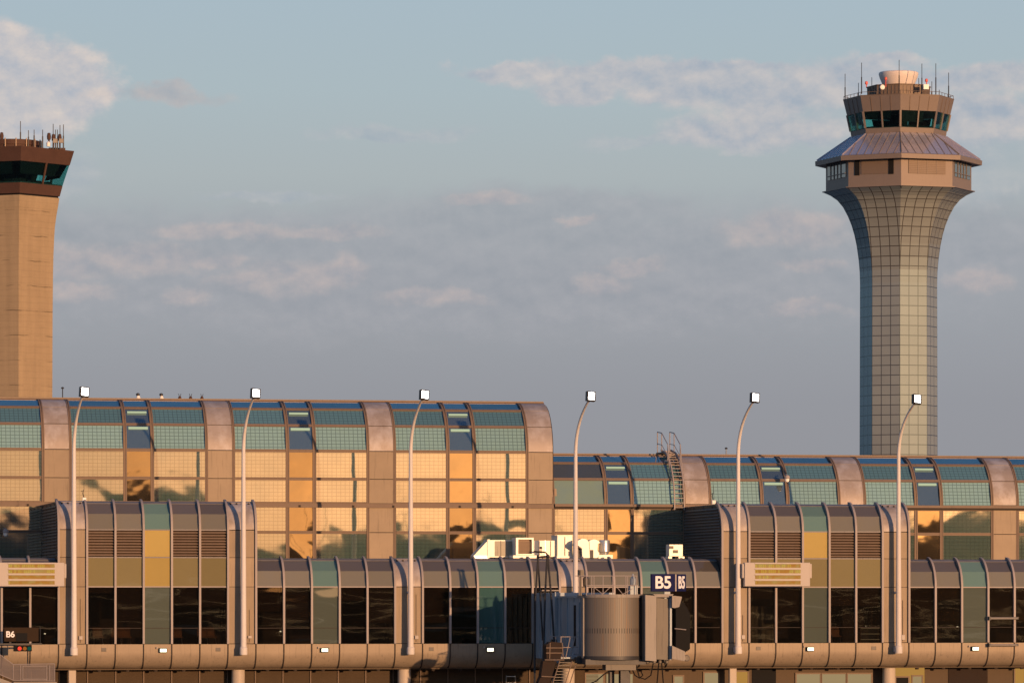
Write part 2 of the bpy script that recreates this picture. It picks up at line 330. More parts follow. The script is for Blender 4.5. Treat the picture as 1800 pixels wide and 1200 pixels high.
# ------------------------------------------------------------------ mesh helpers
class MB:
    def __init__(s): s.v = []; s.f = []; s.uv = []; s.smooth = []
    def face(s, pts, uv=None, smooth=False):
        i = len(s.v); s.v += [Vector(p) for p in pts]; s.f.append(list(range(i, i + len(pts))))
        s.uv.append(uv or [(p[0], p[2]) for p in pts]); s.smooth.append(smooth); return s
    def box(s, x0, x1, y0, y1, z0, z1, M=None):
        x0, x1 = sorted((x0, x1)); y0, y1 = sorted((y0, y1)); z0, z1 = sorted((z0, z1))
        c = [Vector((x, y, z)) for x in (x0, x1) for y in (y0, y1) for z in (z0, z1)]
        if M is not None: c = [M @ p for p in c]
        for q in ((0, 1, 3, 2), (4, 6, 7, 5), (0, 4, 5, 1), (2, 3, 7, 6), (0, 2, 6, 4), (1, 5, 7, 3)): s.face([c[i] for i in q])
        return s
    def bevbox(s, x0, x1, y0, y1, z0, z1, b=.03):
        """box whose front (-Y) edges are chamfered"""
        a = [(x0, y1, z0), (x1, y1, z0), (x1, y1, z1), (x0, y1, z1)]; m = [(x0, y0 + b, z0), (x1, y0 + b, z0), (x1, y0 + b, z1), (x0, y0 + b, z1)]
        f = [(x0 + b, y0, z0 + b), (x1 - b, y0, z0 + b), (x1 - b, y0, z1 - b), (x0 + b, y0, z1 - b)]
        s.face(a[::-1]); s.face(f)
        for i in range(4):
            j = (i + 1) % 4; s.face([m[i], m[j], f[j], f[i]]); s.face([a[i], a[j], m[j], m[i]])
        return s
    def ring(s, c, r, seg, ang=0, ry=None):
        return [Vector((c[0] + r * math.cos(ang + 2 * math.pi * i / seg), c[1] + (ry or r) * math.sin(ang + 2 * math.pi * i / seg), c[2])) for i in range(seg)]
    def lathe(s, c, prof, seg=24, ang=0, caps=True, smooth=True, uvf=None):
        rings = [s.ring((c[0], c[1], c[2] + z), r, seg, ang) for r, z in prof]
        for a in range(len(rings) - 1):
            for i in range(seg):
                j = (i + 1) % seg
                uv = uvf(a, i) if uvf else None
                s.face([rings[a][i], rings[a][j], rings[a + 1][j], rings[a + 1][i]], uv, smooth)
        if caps: s.face(rings[0][::-1]); s.face(rings[-1])
        return s
    def tube(s, pts, r, seg=8, r1=None, smooth=True):
        pts = [Vector(p) for p in pts]; n = len(pts); rings = []
        prev = None
        for i, p in enumerate(pts):
            d = (pts[min(i + 1, n - 1)] - pts[max(i - 1, 0)]).normalized()
            if prev is None:
                up = Vector((0, 0, 1)) if abs(d.z) < .9 else Vector((1, 0, 0)); a = d.cross(up).normalized()
            else: a = (prev - d * prev.dot(d)).normalized()
            prev = a; b = d.cross(a)
            rr = r if r1 is None else r + (r1 - r) * i / (n - 1)
            rings.append([p + (a * math.cos(2 * math.pi * k / seg) + b * math.sin(2 * math.pi * k / seg)) * rr for k in range(seg)])
        for i in range(n - 1):
            for k in range(seg):
                m = (k + 1) % seg; s.face([rings[i][k], rings[i][m], rings[i + 1][m], rings[i + 1][k]], None, smooth)
        s.face(rings[0][::-1]); s.face(rings[-1]); return s
    def bar(s, a, b, w):
        return s.tube([a, b], w / 2 * 1.2, 4, smooth=False)
    def prism(s, poly, y0, y1):
        """poly = (x, z) outline extruded in Y"""
        a = [(x, y0, z) for x, z in poly]; b = [(x, y1, z) for x, z in poly]
        s.face(a); s.face(b[::-1]); n = len(poly)
        for i in range(n): j = (i + 1) % n; s.face([a[i], b[i], b[j], a[j]])
        return s
    def prismx(s, poly, x0, x1):
        a = [(x0, y, z) for y, z in poly]; b = [(x1, y, z) for y, z in poly]
        s.face(a); s.face(b[::-1]); n = len(poly)
        for i in range(n): j = (i + 1) % n; s.face([a[i], b[i], b[j], a[j]])
        return s
    def strip(s, pts, X0, X1, tout=0., tin=-.03, smooth=True):
        """solid that follows a (y, z, ny, nz) profile between X0 and X1"""
        o = [(y + ny * tout, z + nz * tout) for y, z, ny, nz in pts]; q = [(y + ny * tin, z + nz * tin) for y, z, ny, nz in pts]
        L = [0]
        for i in range(1, len(o)): L.append(L[-1] + math.hypot(o[i][0] - o[i - 1][0], o[i][1] - o[i - 1][1]))
        for i in range(len(o) - 1):
            a, b = o[i], o[i + 1]; c, d = q[i], q[i + 1]
            s.face([(X0, *a), (X1, *a), (X1, *b), (X0, *b)], [(0, L[i]), (X1 - X0, L[i]), (X1 - X0, L[i + 1]), (0, L[i + 1])], smooth)
            s.face([(X0, *d), (X1, *d), (X1, *c), (X0, *c)])
            s.face([(X0, *a), (X0, *b), (X0, *d), (X0, *c)]); s.face([(X1, *b), (X1, *a), (X1, *c), (X1, *d)])
        s.face([(X0, *q[0]), (X1, *q[0]), (X1, *o[0]), (X0, *o[0])]); s.face([(X0, *o[-1]), (X1, *o[-1]), (X1, *q[-1]), (X0, *q[-1])])
        return s
    def build(s, name, m, parent=None, label=None, recalc=True):
        off = Vector((0, 0, 0)); p = parent
        while p is not None: off += p.location; p = p.parent
        me = D.meshes.new(name)
        # weld identical points so that smooth shading works
        idx = {}; vs = []; fs = []
        for f in s.f:
            g = []
            for i in f:
                k = (round(s.v[i].x, 4), round(s.v[i].y, 4), round(s.v[i].z, 4))
                if k not in idx: idx[k] = len(vs); vs.append(s.v[i] - off)
                g.append(idx[k])
            fs.append(g)
        keep = [i for i, g in enumerate(fs) if len(set(g)) == len(g)]
        me.from_pydata(vs, [], [fs[i] for i in keep])
        uvl = me.uv_layers.new(name='UVMap'); k = 0
        for i in keep:
            for q in s.uv[i]: uvl.data[k].uv = q; k += 1
        me.polygons.foreach_set('use_smooth', [s.smooth[i] for i in keep])
        me.materials.append(m)
        if recalc:
            import bmesh
            bm = bmesh.new(); bm.from_mesh(me); bmesh.ops.recalc_face_normals(bm, faces=bm.faces)
            sh = [e for e in bm.edges if len(e.link_faces) == 2 and e.calc_face_angle(0) > R(32) and any(f.smooth for f in e.link_faces)]
            if sh: bmesh.ops.split_edges(bm, edges=sh)
            bm.to_mesh(me); bm.free()
        me.update()
        o = D.objects.new(name, me); COL.objects.link(o)
        if parent is not None: o.parent = parent
        if label: o['label'] = label
        return o

def thing(name, label, cat, loc=(0, 0, 0), group=None):
    o = D.objects.new(name, None); COL.objects.link(o); o.location = loc; o.empty_display_size = .3
    o['label'] = label; o['category'] = cat
    if group: o['group'] = group
    return o
def tag(o, label, cat, group=None):
    o['label'] = label; o['category'] = cat
    if group: o['group'] = group
    return o
def dup(root, loc, label):
    r = root.copy(); COL.objects.link(r); r.location = loc; r['label'] = label
    def rec(src, dst):
        for ch in [c for c in D.objects if c.parent == src]:
            c = ch.copy(); COL.objects.link(c); c.parent = dst; rec(ch, c)
    rec(root, r); return r
def text_mb(txt, size, depth, name, m, parent, origin, bold=.012, sx=1., rotz=0.):
    """lettering as a thin raised mesh standing upright, facing -Y, centred on origin"""
    cu = D.curves.new(name, 'FONT'); cu.body = txt; cu.size = size; cu.extrude = depth; cu.offset = bold
    cu.align_x = 'CENTER'; cu.align_y = 'CENTER'
    t = D.objects.new(name, cu); COL.objects.link(t)
    dg = bpy.context.evaluated_depsgraph_get(); me = D.meshes.new_from_object(t.evaluated_get(dg))
    D.objects.remove(t); D.curves.remove(cu)
    off = Vector((0, 0, 0)); p = parent
    while p is not None: off += p.location; p = p.parent
    M = Matrix.Translation(Vector(origin) - off) @ Matrix.Rotation(rotz, 4, 'Z') @ Matrix.Rotation(math.pi / 2, 4, 'X') @ Matrix.Diagonal((sx, 1, 1, 1))
    me.transform(M); me.name = name; me.materials.clear(); me.materials.append(m)
    o = D.objects.new(name, me); COL.objects.link(o); o.parent = parent; return o

def wall(Y, z0, z1): return [(Y, z0, -1, 0), (Y, z1, -1, 0)]
def arc(Y, zc, r, a0, a1, n=None):
    n = n or max(2, int((a1 - a0) / 5)); out = []
    for i in range(n + 1):
        a = R(a0 + (a1 - a0) * i / n); out.append((Y + r - r * math.cos(a), zc + r * math.sin(a), -math.cos(a), math.sin(a)))
    return out

PER = 9.144; M_ = PER / 6
# ------------------------------------------------------------------ ground
g = MB(); g.face([(-4000, -4000, 0), (6000, -4000, 0), (6000, 6000, 0), (-4000, 6000, 0)]); go = g.build('ground', APRON, recalc=False); go['kind'] = 'structure'

# ------------------------------------------------------------------ glazed halls behind
YB = 9.17
def hall(root, k0, k1, xa, xb, zt, rr, rows, zbot, skipleft=False):
    """root: thing; periods k0..k1; xa..xb extent; zt: where the vault springs; rows: vertical rows [(z0,z1)]"""
    vault = [(0, 30), (30, 57), (57, 85)]
    fr = MB(); gr = MB(); done = set()
    full = wall(YB, zbot, zt)[:1] + [(YB, zt, -1, 0)] + arc(YB, zt, rr, 0, 90, 18)[1:]
    def vbar(x, w=.20):
        for (a, b) in ((x - w / 2, x - w / 2 + .06), (x + w / 2 - .06, x + w / 2)): fr.strip(full, a, b, .06, -.05)
        fr.strip(full, x - w / 2 + .06, x + w / 2 - .06, .025, -.05)
    def hb(pts_lo, x0, x1):
        fr.strip(pts_lo, x0, x1, .05, -.05)
    def hbar_at(z=None, a=None, w=.17, x0=0, x1=0):
        if z is not None:
            for q0, q1, t in ((z - w / 2, z - w / 2 + .05, .052), (z - w / 2 + .05, z + w / 2 - .05, .02), (z + w / 2 - .05, z + w / 2, .052)): fr.strip(wall(YB, q0, q1), x0, x1, t, -.05)
        else:
            da = math.degrees(w / 2 / rr)
            fr.strip(arc(YB, zt, rr, a - da, a + da, 2), x0, x1, .045, -.05)
    for k in range(k0, k1 + 1):
        c = k * PER
        # pilaster with one sheet per row
        x0, x1 = max(xa, c - .5 * M_), min(xb, c + .5 * M_)
        if x1 > x0:
            for (z0, z1) in rows: MB().strip(wall(YB, z0 + .02, z1 - .02), x0 + .05, x1 - .05, .03, -.03).build('wall_panel', TAN, root)
            for (a0, a1) in vault: MB().strip(arc(YB, zt, rr, a0 + .5, a1 - .5), x0 + .05, x1 - .05, .03, -.03).build('wall_panel', TANS, root)
            MB().strip(full, x0, x1, -.02, -.06).build('panel_joint', GROOVE, root)
        if k == k1: continue
        for (a, b, kind) in ((.5, 2.5, 'w'), (2.5, 3.5, 'n'), (3.5, 5.5, 'w')):
            x0, x1 = c + a * M_, c + b * M_
            if x0 < xa - .05 or x1 > xb + .05: continue
            for (z0, z1) in rows:
                MB().strip(wall(YB, z0, z1), x0, x1, 0, -.03).build('window', G_GRID if kind == 'w' else G_NAR, root)
                hbar_at(z=z1, x0=x0 + .1, x1=x1 - .1)
            for i, (a0, a1) in enumerate(vault):
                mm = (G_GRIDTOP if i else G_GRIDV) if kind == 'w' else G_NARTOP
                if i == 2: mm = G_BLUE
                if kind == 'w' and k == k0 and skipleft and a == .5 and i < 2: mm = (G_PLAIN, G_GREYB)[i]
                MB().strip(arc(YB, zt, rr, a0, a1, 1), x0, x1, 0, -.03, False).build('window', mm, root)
                if i < 2: hbar_at(a=a1, w=.15, x0=x0 + .1, x1=x1 - .1)
            if kind == 'n':   # fluorescent fitting hung just behind the clear narrow panes
                for a_, w_ in ((15 + 9, .12), (30 + 17, .12)):
                    p = arc(YB, zt, rr, a_, a_ + 3, 1)
                    MB().strip(p, x0 + .22, x1 - .22, .012, .004).build('ceiling_tube', TUBE, root)
            for xx in (x0, x1):
                if round(xx, 2) in done: continue
                done.add(round(xx, 2))
                if xa - .05 <= xx <= xb + .05: vbar(xx, .2 if abs(((xx / M_) % 6) - .5) > .1 and abs(((xx / M_) % 6) - 5.5) > .1 else .16)
    fr.build('window_frame', FRAME, root); 
    # roof edge, roof and far walls
    zr = zt + rr; yr = YB + rr
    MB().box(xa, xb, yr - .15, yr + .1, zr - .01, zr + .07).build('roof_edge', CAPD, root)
    MB().box(xa, xb, yr + .0, yr + 20, zr + .075, zr + .16).build('roof', CAP, root)
    b = MB(); b.strip(arc(YB, zt, rr, 85, 90, 2), xa, xb, .02, -.05); b.build('roof_flashing', RIB, root)
    b = MB(); poly = [(YB + .07, zbot)] + [(y + .07, z - .07) for y, z, _, _ in full[1:]] + [(yr + 18, zr - .1), (yr + 18, zbot)]
    b.prismx(poly, xa + .02, xa + .2); b.prismx(poly, xb - .2, xb - .02); b.box(xa + .2, xb - .2, yr + 17.8, yr + 18, zbot, zr - .1); b.box(xa + .2, xb - .2, YB + .5, YB + .7, zbot, zt - .2)
    b.build('end_wall', TAN, root)

z_a, z_m, z_b, z_c, z_d = 16.6, 15.03, 13.66, 12.03, 10.35
t1 = thing('concourse_hall', 'tall glazed concourse hall at the left with curved blue roof panes and glowing orange windows', 'building', (0, YB, 8))
hall(t1, -2, 3, -2 * PER, 3 * PER + .5 * M_, z_a, 2.85, [(z_m, z_a), (z_b, z_m), (z_c, z_b), (z_d, z_c)], z_d)
b = MB(); b.box(-2 * PER, 3 * PER + .5 * M_, YB - .12, YB - .055, 13.42, 13.60); b.box(-2 * PER, 3 * PER + .5 * M_, YB - .09, YB - .055, 13.60, 13.66); b.build('gutter', FRAME, t1)
b = MB()
for k in range(-1, 3):
    for xx in (.4, 2.9, 4.9): b.bevbox(k * PER + xx * M_, k * PER + xx * M_ + .12, YB - .16, YB - .1201, 13.44, 13.56, .01)
b.build('gutter_bracket', GROOVE, t1)

t2 = thing('concourse_hall', 'lower glazed concourse hall at the right with curved blue roof panes, roof ladder against it', 'building', (3.5 * PER, YB, 8))
hall(t2, 3, 8, 3 * PER + .5 * M_ + .02, 8 * PER, 13.69, 2.8, [(z_c, 13.45), (z_d, z_c)], z_d, True)
b = MB(); b.box(3 * PER + .5 * M_ + .05, 8 * PER, YB - .24, YB - .055, 13.53, 13.68); b.build('gutter', FRAME, t2)
b = MB(); b.box(3 * PER + .5 * M_ + .05, 8 * PER, YB - .13, YB - .062, 13.42, 13.528); b.build('gutter_shade_strip', GROOVE, t2)  # dark strip stands in for the shade under the gutter overhang

# ------------------------------------------------------------------ front gate lounge wing
ZW0, ZW1, ZP1, ZP2, ZP3, RF = 5.87, 8.94, 10.52, 12.0, 13.53, 1.53
wing = thing('gate_lounge_wing', 'long curved-edge gate lounge building in front, black windows above a rounded tan metal apron', 'building', (2.5 * PER, 4, 0))
KA, KB = -1, 7
def is_pav(k, j):      # bay j (0 = pilaster, 1..5 bays) of period k
    return (k in (0, 4)) or (k in (1, 5) and j == 0)
xs0, xs1 = KA * PER - .5 * M_, KB * PER + .5 * M_
# apron (rounded belly) with dark seams
bel = [(-.05, ZW0 - .02, -1, 0), (-.05, 5.42, -1, 0)]
for i in range(1, 11):
    a = R(9 * i); bel.append((.87 - .92 * math.cos(a), 5.42 - .89 * math.sin(a), -math.cos(a), -math.sin(a)))
bel = bel[::-1]
belly = MB(); seam = MB(); joint = MB()
nb = (KB - KA) * 6 + 1
for i in range(nb):
    x0 = xs0 + i * M_; belly.strip(bel, x0 + .025, x0 + M_ - .025, 0, -.05)
    seam.strip(bel, x0 - .03, x0 + .03, .035, -.04)
belly.build('apron_panel', BELLY, wing); seam.strip(bel, xs0, xs1, -.06, -.09); seam.build('apron_seam', GROOVE, wing)
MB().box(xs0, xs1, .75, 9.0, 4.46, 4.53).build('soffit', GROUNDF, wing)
b = MB()
for i in range(0, nb): b.lathe((xs0 + (i + .5) * M_, 1.0, 4.36), [(.10, 0), (.12, .1)], 8)
b.build('soffit_fitting', GROOVE, wing)
low_full = [(0, ZW0, -1, 0), (0, ZW1, -1, 0)] + arc(0, ZW1, RF, 0, 90, 14)[1:]
pav_full = [(0, ZW0, -1, 0), (0, ZP2, -1, 0)] + arc(0, ZP2, RF, 0, 90, 14)[1:]
for i in range(nb + 1):
    x = xs0 + i * M_; k, j = divmod(i, 6); k += KA
    pv = is_pav(k, j) or is_pav(*((k, j - 1) if j else (k - 1, 5)))
    w = .055
    MB().strip(pav_full if pv else low_full, x - w, x + w, .16, -.05).build('rib', RIB, wing)
lines = MB(); edge = MB(); rnd = random.Random(3)
G_SHADE = (2,)
for i in range(nb):
    x0 = xs0 + i * M_; x1 = x0 + M_; k, j = divmod(i, 6); k += KA; pv = is_pav(k, j)
    a, c = x0 + .06, x1 - .06
    zt = ZP2 if pv else ZW1
    if j == 0:
        secs = [(ZW0, ZW1)] + ([(ZW1, ZP1), (ZP1, ZP2)] if pv else [])
        for (z0, z1) in secs: MB().strip(wall(0, z0 + .015, z1 - .015), a, c, .02, -.03).build('pilaster_panel', TAN, wing)
        MB().strip(arc(0, zt, RF, 1, 72), a, c, .02, -.03).build('pilaster_panel', TANS, wing)
        MB().strip(arc(0, zt, RF, 73, 90), a, c, .05, -.03).build('roof_flashing', RIB, wing)
        lines.strip(wall(0, ZW0, zt), a, c, -.04, -.07)
        bo = MB()
        for q in range(4):
            p = arc(0, zt, RF, 66, 68, 1)[0]; bo.lathe((a + .2 + q * .33, p[0] - .03, p[1] + .0), [(.05, 0), (.05, .07), (.02, .09)], 8)
        bo.build('panel_bolt', GROOVE, wing)
        continue
    mid = j == 3
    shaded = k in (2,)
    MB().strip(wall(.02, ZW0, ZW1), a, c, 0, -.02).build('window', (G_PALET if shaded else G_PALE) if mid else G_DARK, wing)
    lines.strip(wall(.01, 6.70, 6.73), a, c, 0, -.02)
    if not mid:
        zb_ = rnd.choice((6.98, 7.0, 7.02, 7.6, 8.2)) if not pv else rnd.choice((7.9, 8.3, 8.6, 7.0))
        MB().strip(wall(.16, zb_, 8.92), a + .04, c - .04, 0, -.02).build('roller_blind', BLIND, wing)
    for (a0, a1) in ((0, 34), (34, 68)):
        MB().strip(arc(0, zt, RF, a0 + .3, a1 - .3, 1), a, c, 0 if a0 else .02, -.03, False).build('curved_pane', G_TEAL if mid else (G_GREY2 if a0 else G_GREY), wing)
    MB().strip(arc(0, zt, RF, 68, 90), a, c, .03, -.03).build('roof_edge', EDGE, wing)
    if pv:
        if mid:
            MB().strip(wall(0, ZP1 + .04, ZP2), a, c, 0, -.03).build('tinted_pane', G_YEL, wing)
            MB().strip(wall(0, ZW1, ZP1 - .02), a, c, 0, -.03).build('tinted_pane', G_OCH if k else G_YEL, wing)
        else:
            MB().strip(wall(0, ZW1, ZP1), a, c, 0, -.03).build('tinted_pane', G_OCH, wing)
            lv = MB(); nl = 9; hh = (ZP2 - ZP1 - .12) / nl
            for q in range(nl):
                z = ZP1 + .1 + q * hh
                lv.prismx([(-.03, z), (.06, z + hh * .50), (.09, z + hh * .50), (.0, z - .02)], a, c)
            lo_p = lv.build('louvre', LOUV, wing); MB().box(a, c, .13, .16, ZP1, ZP2 - .02).build('backing', BRONZE, lo_p)
    for z in ([ZP1, ZP2] if pv else []): MB().strip(wall(0, z - .03, z + .03), a, c, .03, -.02).build('glazing_bar', EDGE, wing)
    if True: MB().strip(wall(0, ZW1 - .03, ZW1 + .03), a, c, .035, -.02).build('head_rail', RIB, wing)
lines.build('transom_line', GROOVE, wing)
# roofs, pavilion flanks
rb = MB(); rb.box(xs0, xs1, RF, YB - .3, ZW1 + RF - .08, ZW1 + RF - .01)
rb.build('roof', EDGE, wing)
for (k) in (0, 4):
    xa, xb = k * PER - .5 * M_, (k + 1) * PER + .5 * M_
    MB().box(xa, xb, RF, YB - .3, ZP3 - .06, ZP3 - .005).build('roof', EDGE, wing)
    for sx, x in ((-1, xa), (1, xb)):
        fl = MB(); poly = [(.03, ZW1 + .3)] + [(y, z) for y, z, _, _ in pav_full[1:]] + [(YB - .1, ZP3), (YB - .1, ZW1 + .3)]
        poly = [(max(y, .03) + .02, z - .03) for y, z in poly]
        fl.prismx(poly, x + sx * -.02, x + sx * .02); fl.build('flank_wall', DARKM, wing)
        lv = MB(); n_ = 17
        for q in range(n_):
            z = ZW1 + RF + .08 + q * (ZP3 - ZW1 - RF - .25) / n_
            ya = .12 if z < ZP2 else RF - math.sqrt(max(0, RF ** 2 - (z + .12 - ZP2) ** 2)) + .12
            s_ = sx
            A = [(x + s_ * .025, z), (x + s_ * .10, z + .02), (x + s_ * .10, z + .045), (x + s_ * .025, z + .13)]
            lv.prism(A, ya, YB - .35)
        for yy in (2.2, 4.4, 6.6): lv.box(x + sx * .022, x + sx * .05, yy, yy + .05, ZW1 + RF, ZP3 - .1)
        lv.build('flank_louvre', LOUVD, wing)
# rooms behind the windows
b = MB(); b.box(xs0, xs1, .1, 8.5, 5.70, 5.80); b.build('floor', CARPET, wing)
b = MB(); b.box(xs0, xs1, 8.5, 8.7, 5.8, 10.3)
for k in range(KA, KB + 1): b.box(k * PER - .6, k * PER + .6, 3.5, 4.4, 5.8, 9.6)
b.build('back_wall', ROOM, wing)
MB().box(xs0, xs1, .35, 8.5, 9.15, 9.25).build('ceiling', ROOM, wing)
for px, py in ((95, 1093), (79, 1113), (357, 1113), (493, 1109), (1283 + 240, 1100), (1683, 1101), (1230, 1090)):
    p = at(px, py, 4.0); MB().lathe((p.x, 4.0, p.z), [(.03, -.03), (.06, 0), (.03, .03)], 10).build('interior_lamp', WLAMP, wing)
for k in range(KA, KB):
    for q in (1, 2, 4, 5): MB().box(k * PER + (q - .25) * M_, k * PER + (q + .3) * M_, 5.2, 5.35, 9.10, 9.148).build('ceiling_tube', INT, wing)
# ground storey
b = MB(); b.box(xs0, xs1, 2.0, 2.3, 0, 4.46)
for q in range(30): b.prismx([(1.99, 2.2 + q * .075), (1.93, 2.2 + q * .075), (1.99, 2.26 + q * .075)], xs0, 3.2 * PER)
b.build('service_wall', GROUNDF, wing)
b = MB()
for i in range(nb):
    x = xs0 + i * M_ + .2
    if x < 3.0 * PER: b.box(x, x + .05, 1.88, 1.92, 0, 4.45)
b.build('wall_batten', FRAME, wing)
for k in range(KA, KB + 1):
    if k in (0, 4):
        q = MB(); q.bevbox(k * PER - .35 + .2, k * PER + .05 + .2, .72, 1.0, 0, 4.45, .03); q.build('square_post', COLM, wing)
    else: MB().lathe((k * PER - .05, 1.15, 0), [(.36, 0), (.36, 4.45)], 28).build('round_column', COLM, wing)
def opening(px0, px1, py0, m, frame=True, Y=1.97):
    p0 = at(px0, py0, Y); p1 = at(px1, 1260, Y)
    w = MB().box(p0.x, p1.x, Y - .01, Y + .02, p1.z, p0.z).build('service_opening', m, wing)
    if frame:
        f = MB(); f.box(p0.x - .08, p0.x, Y - .06, Y + .02, p1.z, p0.z + .08); f.box(p1.x, p1.x + .08, Y - .06, Y + .02, p1.z, p0.z + .08); f.box(p0.x, p1.x, Y - .06, Y + .02, p0.z, p0.z + .08); f.build('frame', FRAME, w)
opening(1030, 1060, 1184, LITP); opening(1066, 1088, 1184, LITP, False); opening(1238, 1262, 1182, LITP); opening(1290, 1314, 1180, LITY)
opening(1322, 1364, 1174, BLACK, False)
for a_, c_ in ((1400, 1441), (1445, 1486), (1490, 1531)): opening(a_, c_, 1184, LITP)
opening(1574, 1625, 1173, LITY, False); opening(1575, 1596, 1190, BLACK, True, 1.93); opening(1604, 1620, 1188, LITP, True, 1.93); opening(1667, 1736, 1175, BROWNS, False); opening(1784, 1800, 1174, LITY)
opening(1100, 1112, 1184, LITP, False); opening(1185, 1200, 1188, LITP)
for px in (905, 770, 840):
    pass

# conduits, junction boxes and hatches fixed to the facade
rr = random.Random(21)
for k in range(KA, KB + 1):
    x = k * PER + .42
    MB().tube([(x, -.06, 5.95), (x, -.06, 8.4 + rr.uniform(-1, .4))], .022, 6).build('conduit', TAN, wing)
    MB().bevbox(x - .10, x + .10, -.14, -.021, 6.0 + rr.uniform(0, .2), 6.3, .015).build('junction_box', SIGNB, wing)
for i in range(3, nb, 4):
    x = xs0 + (i + .5) * M_ + rr.uniform(-.3, .3)
    MB().bevbox(x - .13, x + .13, -.075, -.051, 5.46, 5.66, .006).build('access_hatch', JBT, wing)

# ------------------------------------------------------------------ things inside the lounge, seen through the glass
def chair(x, y, label):
    t = thing('waiting_chair', label, 'chair', (x, y, 5.8), 'waiting chairs inside the lounge')
    MB().bevbox(x - .27, x + .27, y - .25, y + .25, 6.18, 6.26, .03).build('seat', SEAT, t)
    M = Matrix.Translation((x, y + .24, 6.24)) @ Matrix.Rotation(-.2, 4, 'X')
    MB().box(-.27, .27, 0, .06, 0, .52, M).build('backrest', SEAT, t)
    for sx in (-.25, .25): MB().tube([(x + sx, y - .2, 5.8), (x + sx * .9, y, 6.18)], .02).build('leg', GALV, t)
    return t
chs = [(173, 'brown waiting chair behind the first black window right of the leftmost pavilion pilaster'), (205, 'brown waiting chair behind the second black window of the left pavilion'),
       (222, 'brown waiting chair beside the pale centre window of the left pavilion'), (312, 'brown waiting chair right of the pale centre window of the left pavilion'),
       (357, 'brown waiting chair at left in the last black window of the left pavilion'), (372, 'brown waiting chair in the middle of the last black window of the left pavilion'),
       (1470, 'waiting chair right of the pale centre window of the right pavilion')]
for px, lb in chs:
    p = at(px, 1110, .9); chair(p.x, 1.0, lb)
def shelf():
    p0 = at(1513, 1103, .7); p1 = at(1546, 1124, .7)
    t = thing('display_shelf', 'lit open shelf unit behind the last black window of the right pavilion', 'shelf', ((p0.x + p1.x) / 2, .9, 5.8))
    MB().box(p0.x, p1.x, 1.05, 1.1, 5.8, p0.z).build('back_panel', ROOM, t)
    for z in (p0.z, p0.z - .31, p0.z - .62): MB().box(p0.x, p1.x, .7, 1.05, z - .04, z).build('shelf_board', LITP, t)
    for x in (p0.x, p1.x): MB().box(x - .03, x + .03, .72, 1.06, 5.8, p0.z + .02).build('side_panel', FRAME, t)
shelf()
p0 = at(1318, 1065, 1.4); p1 = at(1361, 1131, 1.4)
b = MB()
for q in range(9): x = p0.x + (p1.x - p0.x) * q / 9; b.box(x, x + (p1.x - p0.x) / 9 * .92, 1.4 + .06 * (q % 2), 1.46 + .06 * (q % 2), 5.8, p0.z)
tag(b.build('folding_partition', CURT), 'pale green folding partition behind the black window under the amber display board of the right pavilion', 'partition')

# ------------------------------------------------------------------ light poles
def light_pole():
    t = thing('light_pole', 'x', 'light pole', (0, -.65, 5.35), 'curved light poles along the facade')
    y0 = -.65
    pts = [(0, y0, 5.75 + i * .515) for i in range(0, 21)] ; n = 14
    zc = 16.1
    for i in range(1, n + 1):
        s = i / n
        pts.append((.20 * s ** 2.2, y0 - 2.5 * s ** 2.2, zc + 3.15 * s - .25 * s ** 3))
    MB().tube(pts, .165, 12, .062).build('pole', POLE, t)
    b = MB(); b.lathe((0, y0, 5.28), [(.20, 0), (.21, .04), (.21, .36), (.17, .42), (.17, .48)], 20); b.build('base_collar', POLE, t)
    b = MB(); b.box(-.13, .13, y0 + .15, 0, 5.36, 5.62); b.box(-.10, .10, y0 + .12, -.02, 8.6, 8.7); b.build('wall_bracket', POLE, t)
    e = Vector(pts[-1])
    M = Matrix.Translation(e + Vector((.10, -.12, .24))) @ Matrix.Rotation(R(14), 4, 'Z') @ Matrix.Rotation(R(-8), 4, 'X') @ Matrix.Rotation(R(6), 4, 'Y')
    hb = MB(); hb.box(-.25, .25, -.05, .16, -.26, .26, M)
    for q in (-.18, 0, .18): hb.box(q - .02, q + .02, .16, .22, -.22, .22, M)
    h = hb.build('lamp_head', DARKM, t)
    MB().box(-.185, .185, -.065, -.051, -.20, .20, M).build('lens', LAMP, h)
    bz = MB(); 
    for (a, c, d, f) in ((-.245, .245, .20, .255), (-.245, .245, -.255, -.20), (-.245, -.185, -.20, .20), (.185, .245, -.20, .20)): bz.box(a, c, -.09, -.0501, d, f, M)
    bz.build('bezel', DARKM, h)
    MB().tube([e - Vector((0, 0, .05)), e + Vector((.03, -.03, .12))], .07).build('lamp_bracket', DARKM, t)
    return t
lps = ['curved light pole rising before the left pavilion pilaster beside the left amber board', 'curved light pole rising before the right-end pilaster of the left pavilion',
       'curved light pole between the left pavilion and the jet bridge', 'curved light pole rising from behind the jet bridge and the roof ducts',
       'curved light pole just left of the right amber display board', 'curved light pole that crosses the grey control tower']
pole0 = light_pole(); pole0['label'] = lps[0]
for k in range(1, 6): dup(pole0, (k * PER, -.65, 5.35), lps[k])

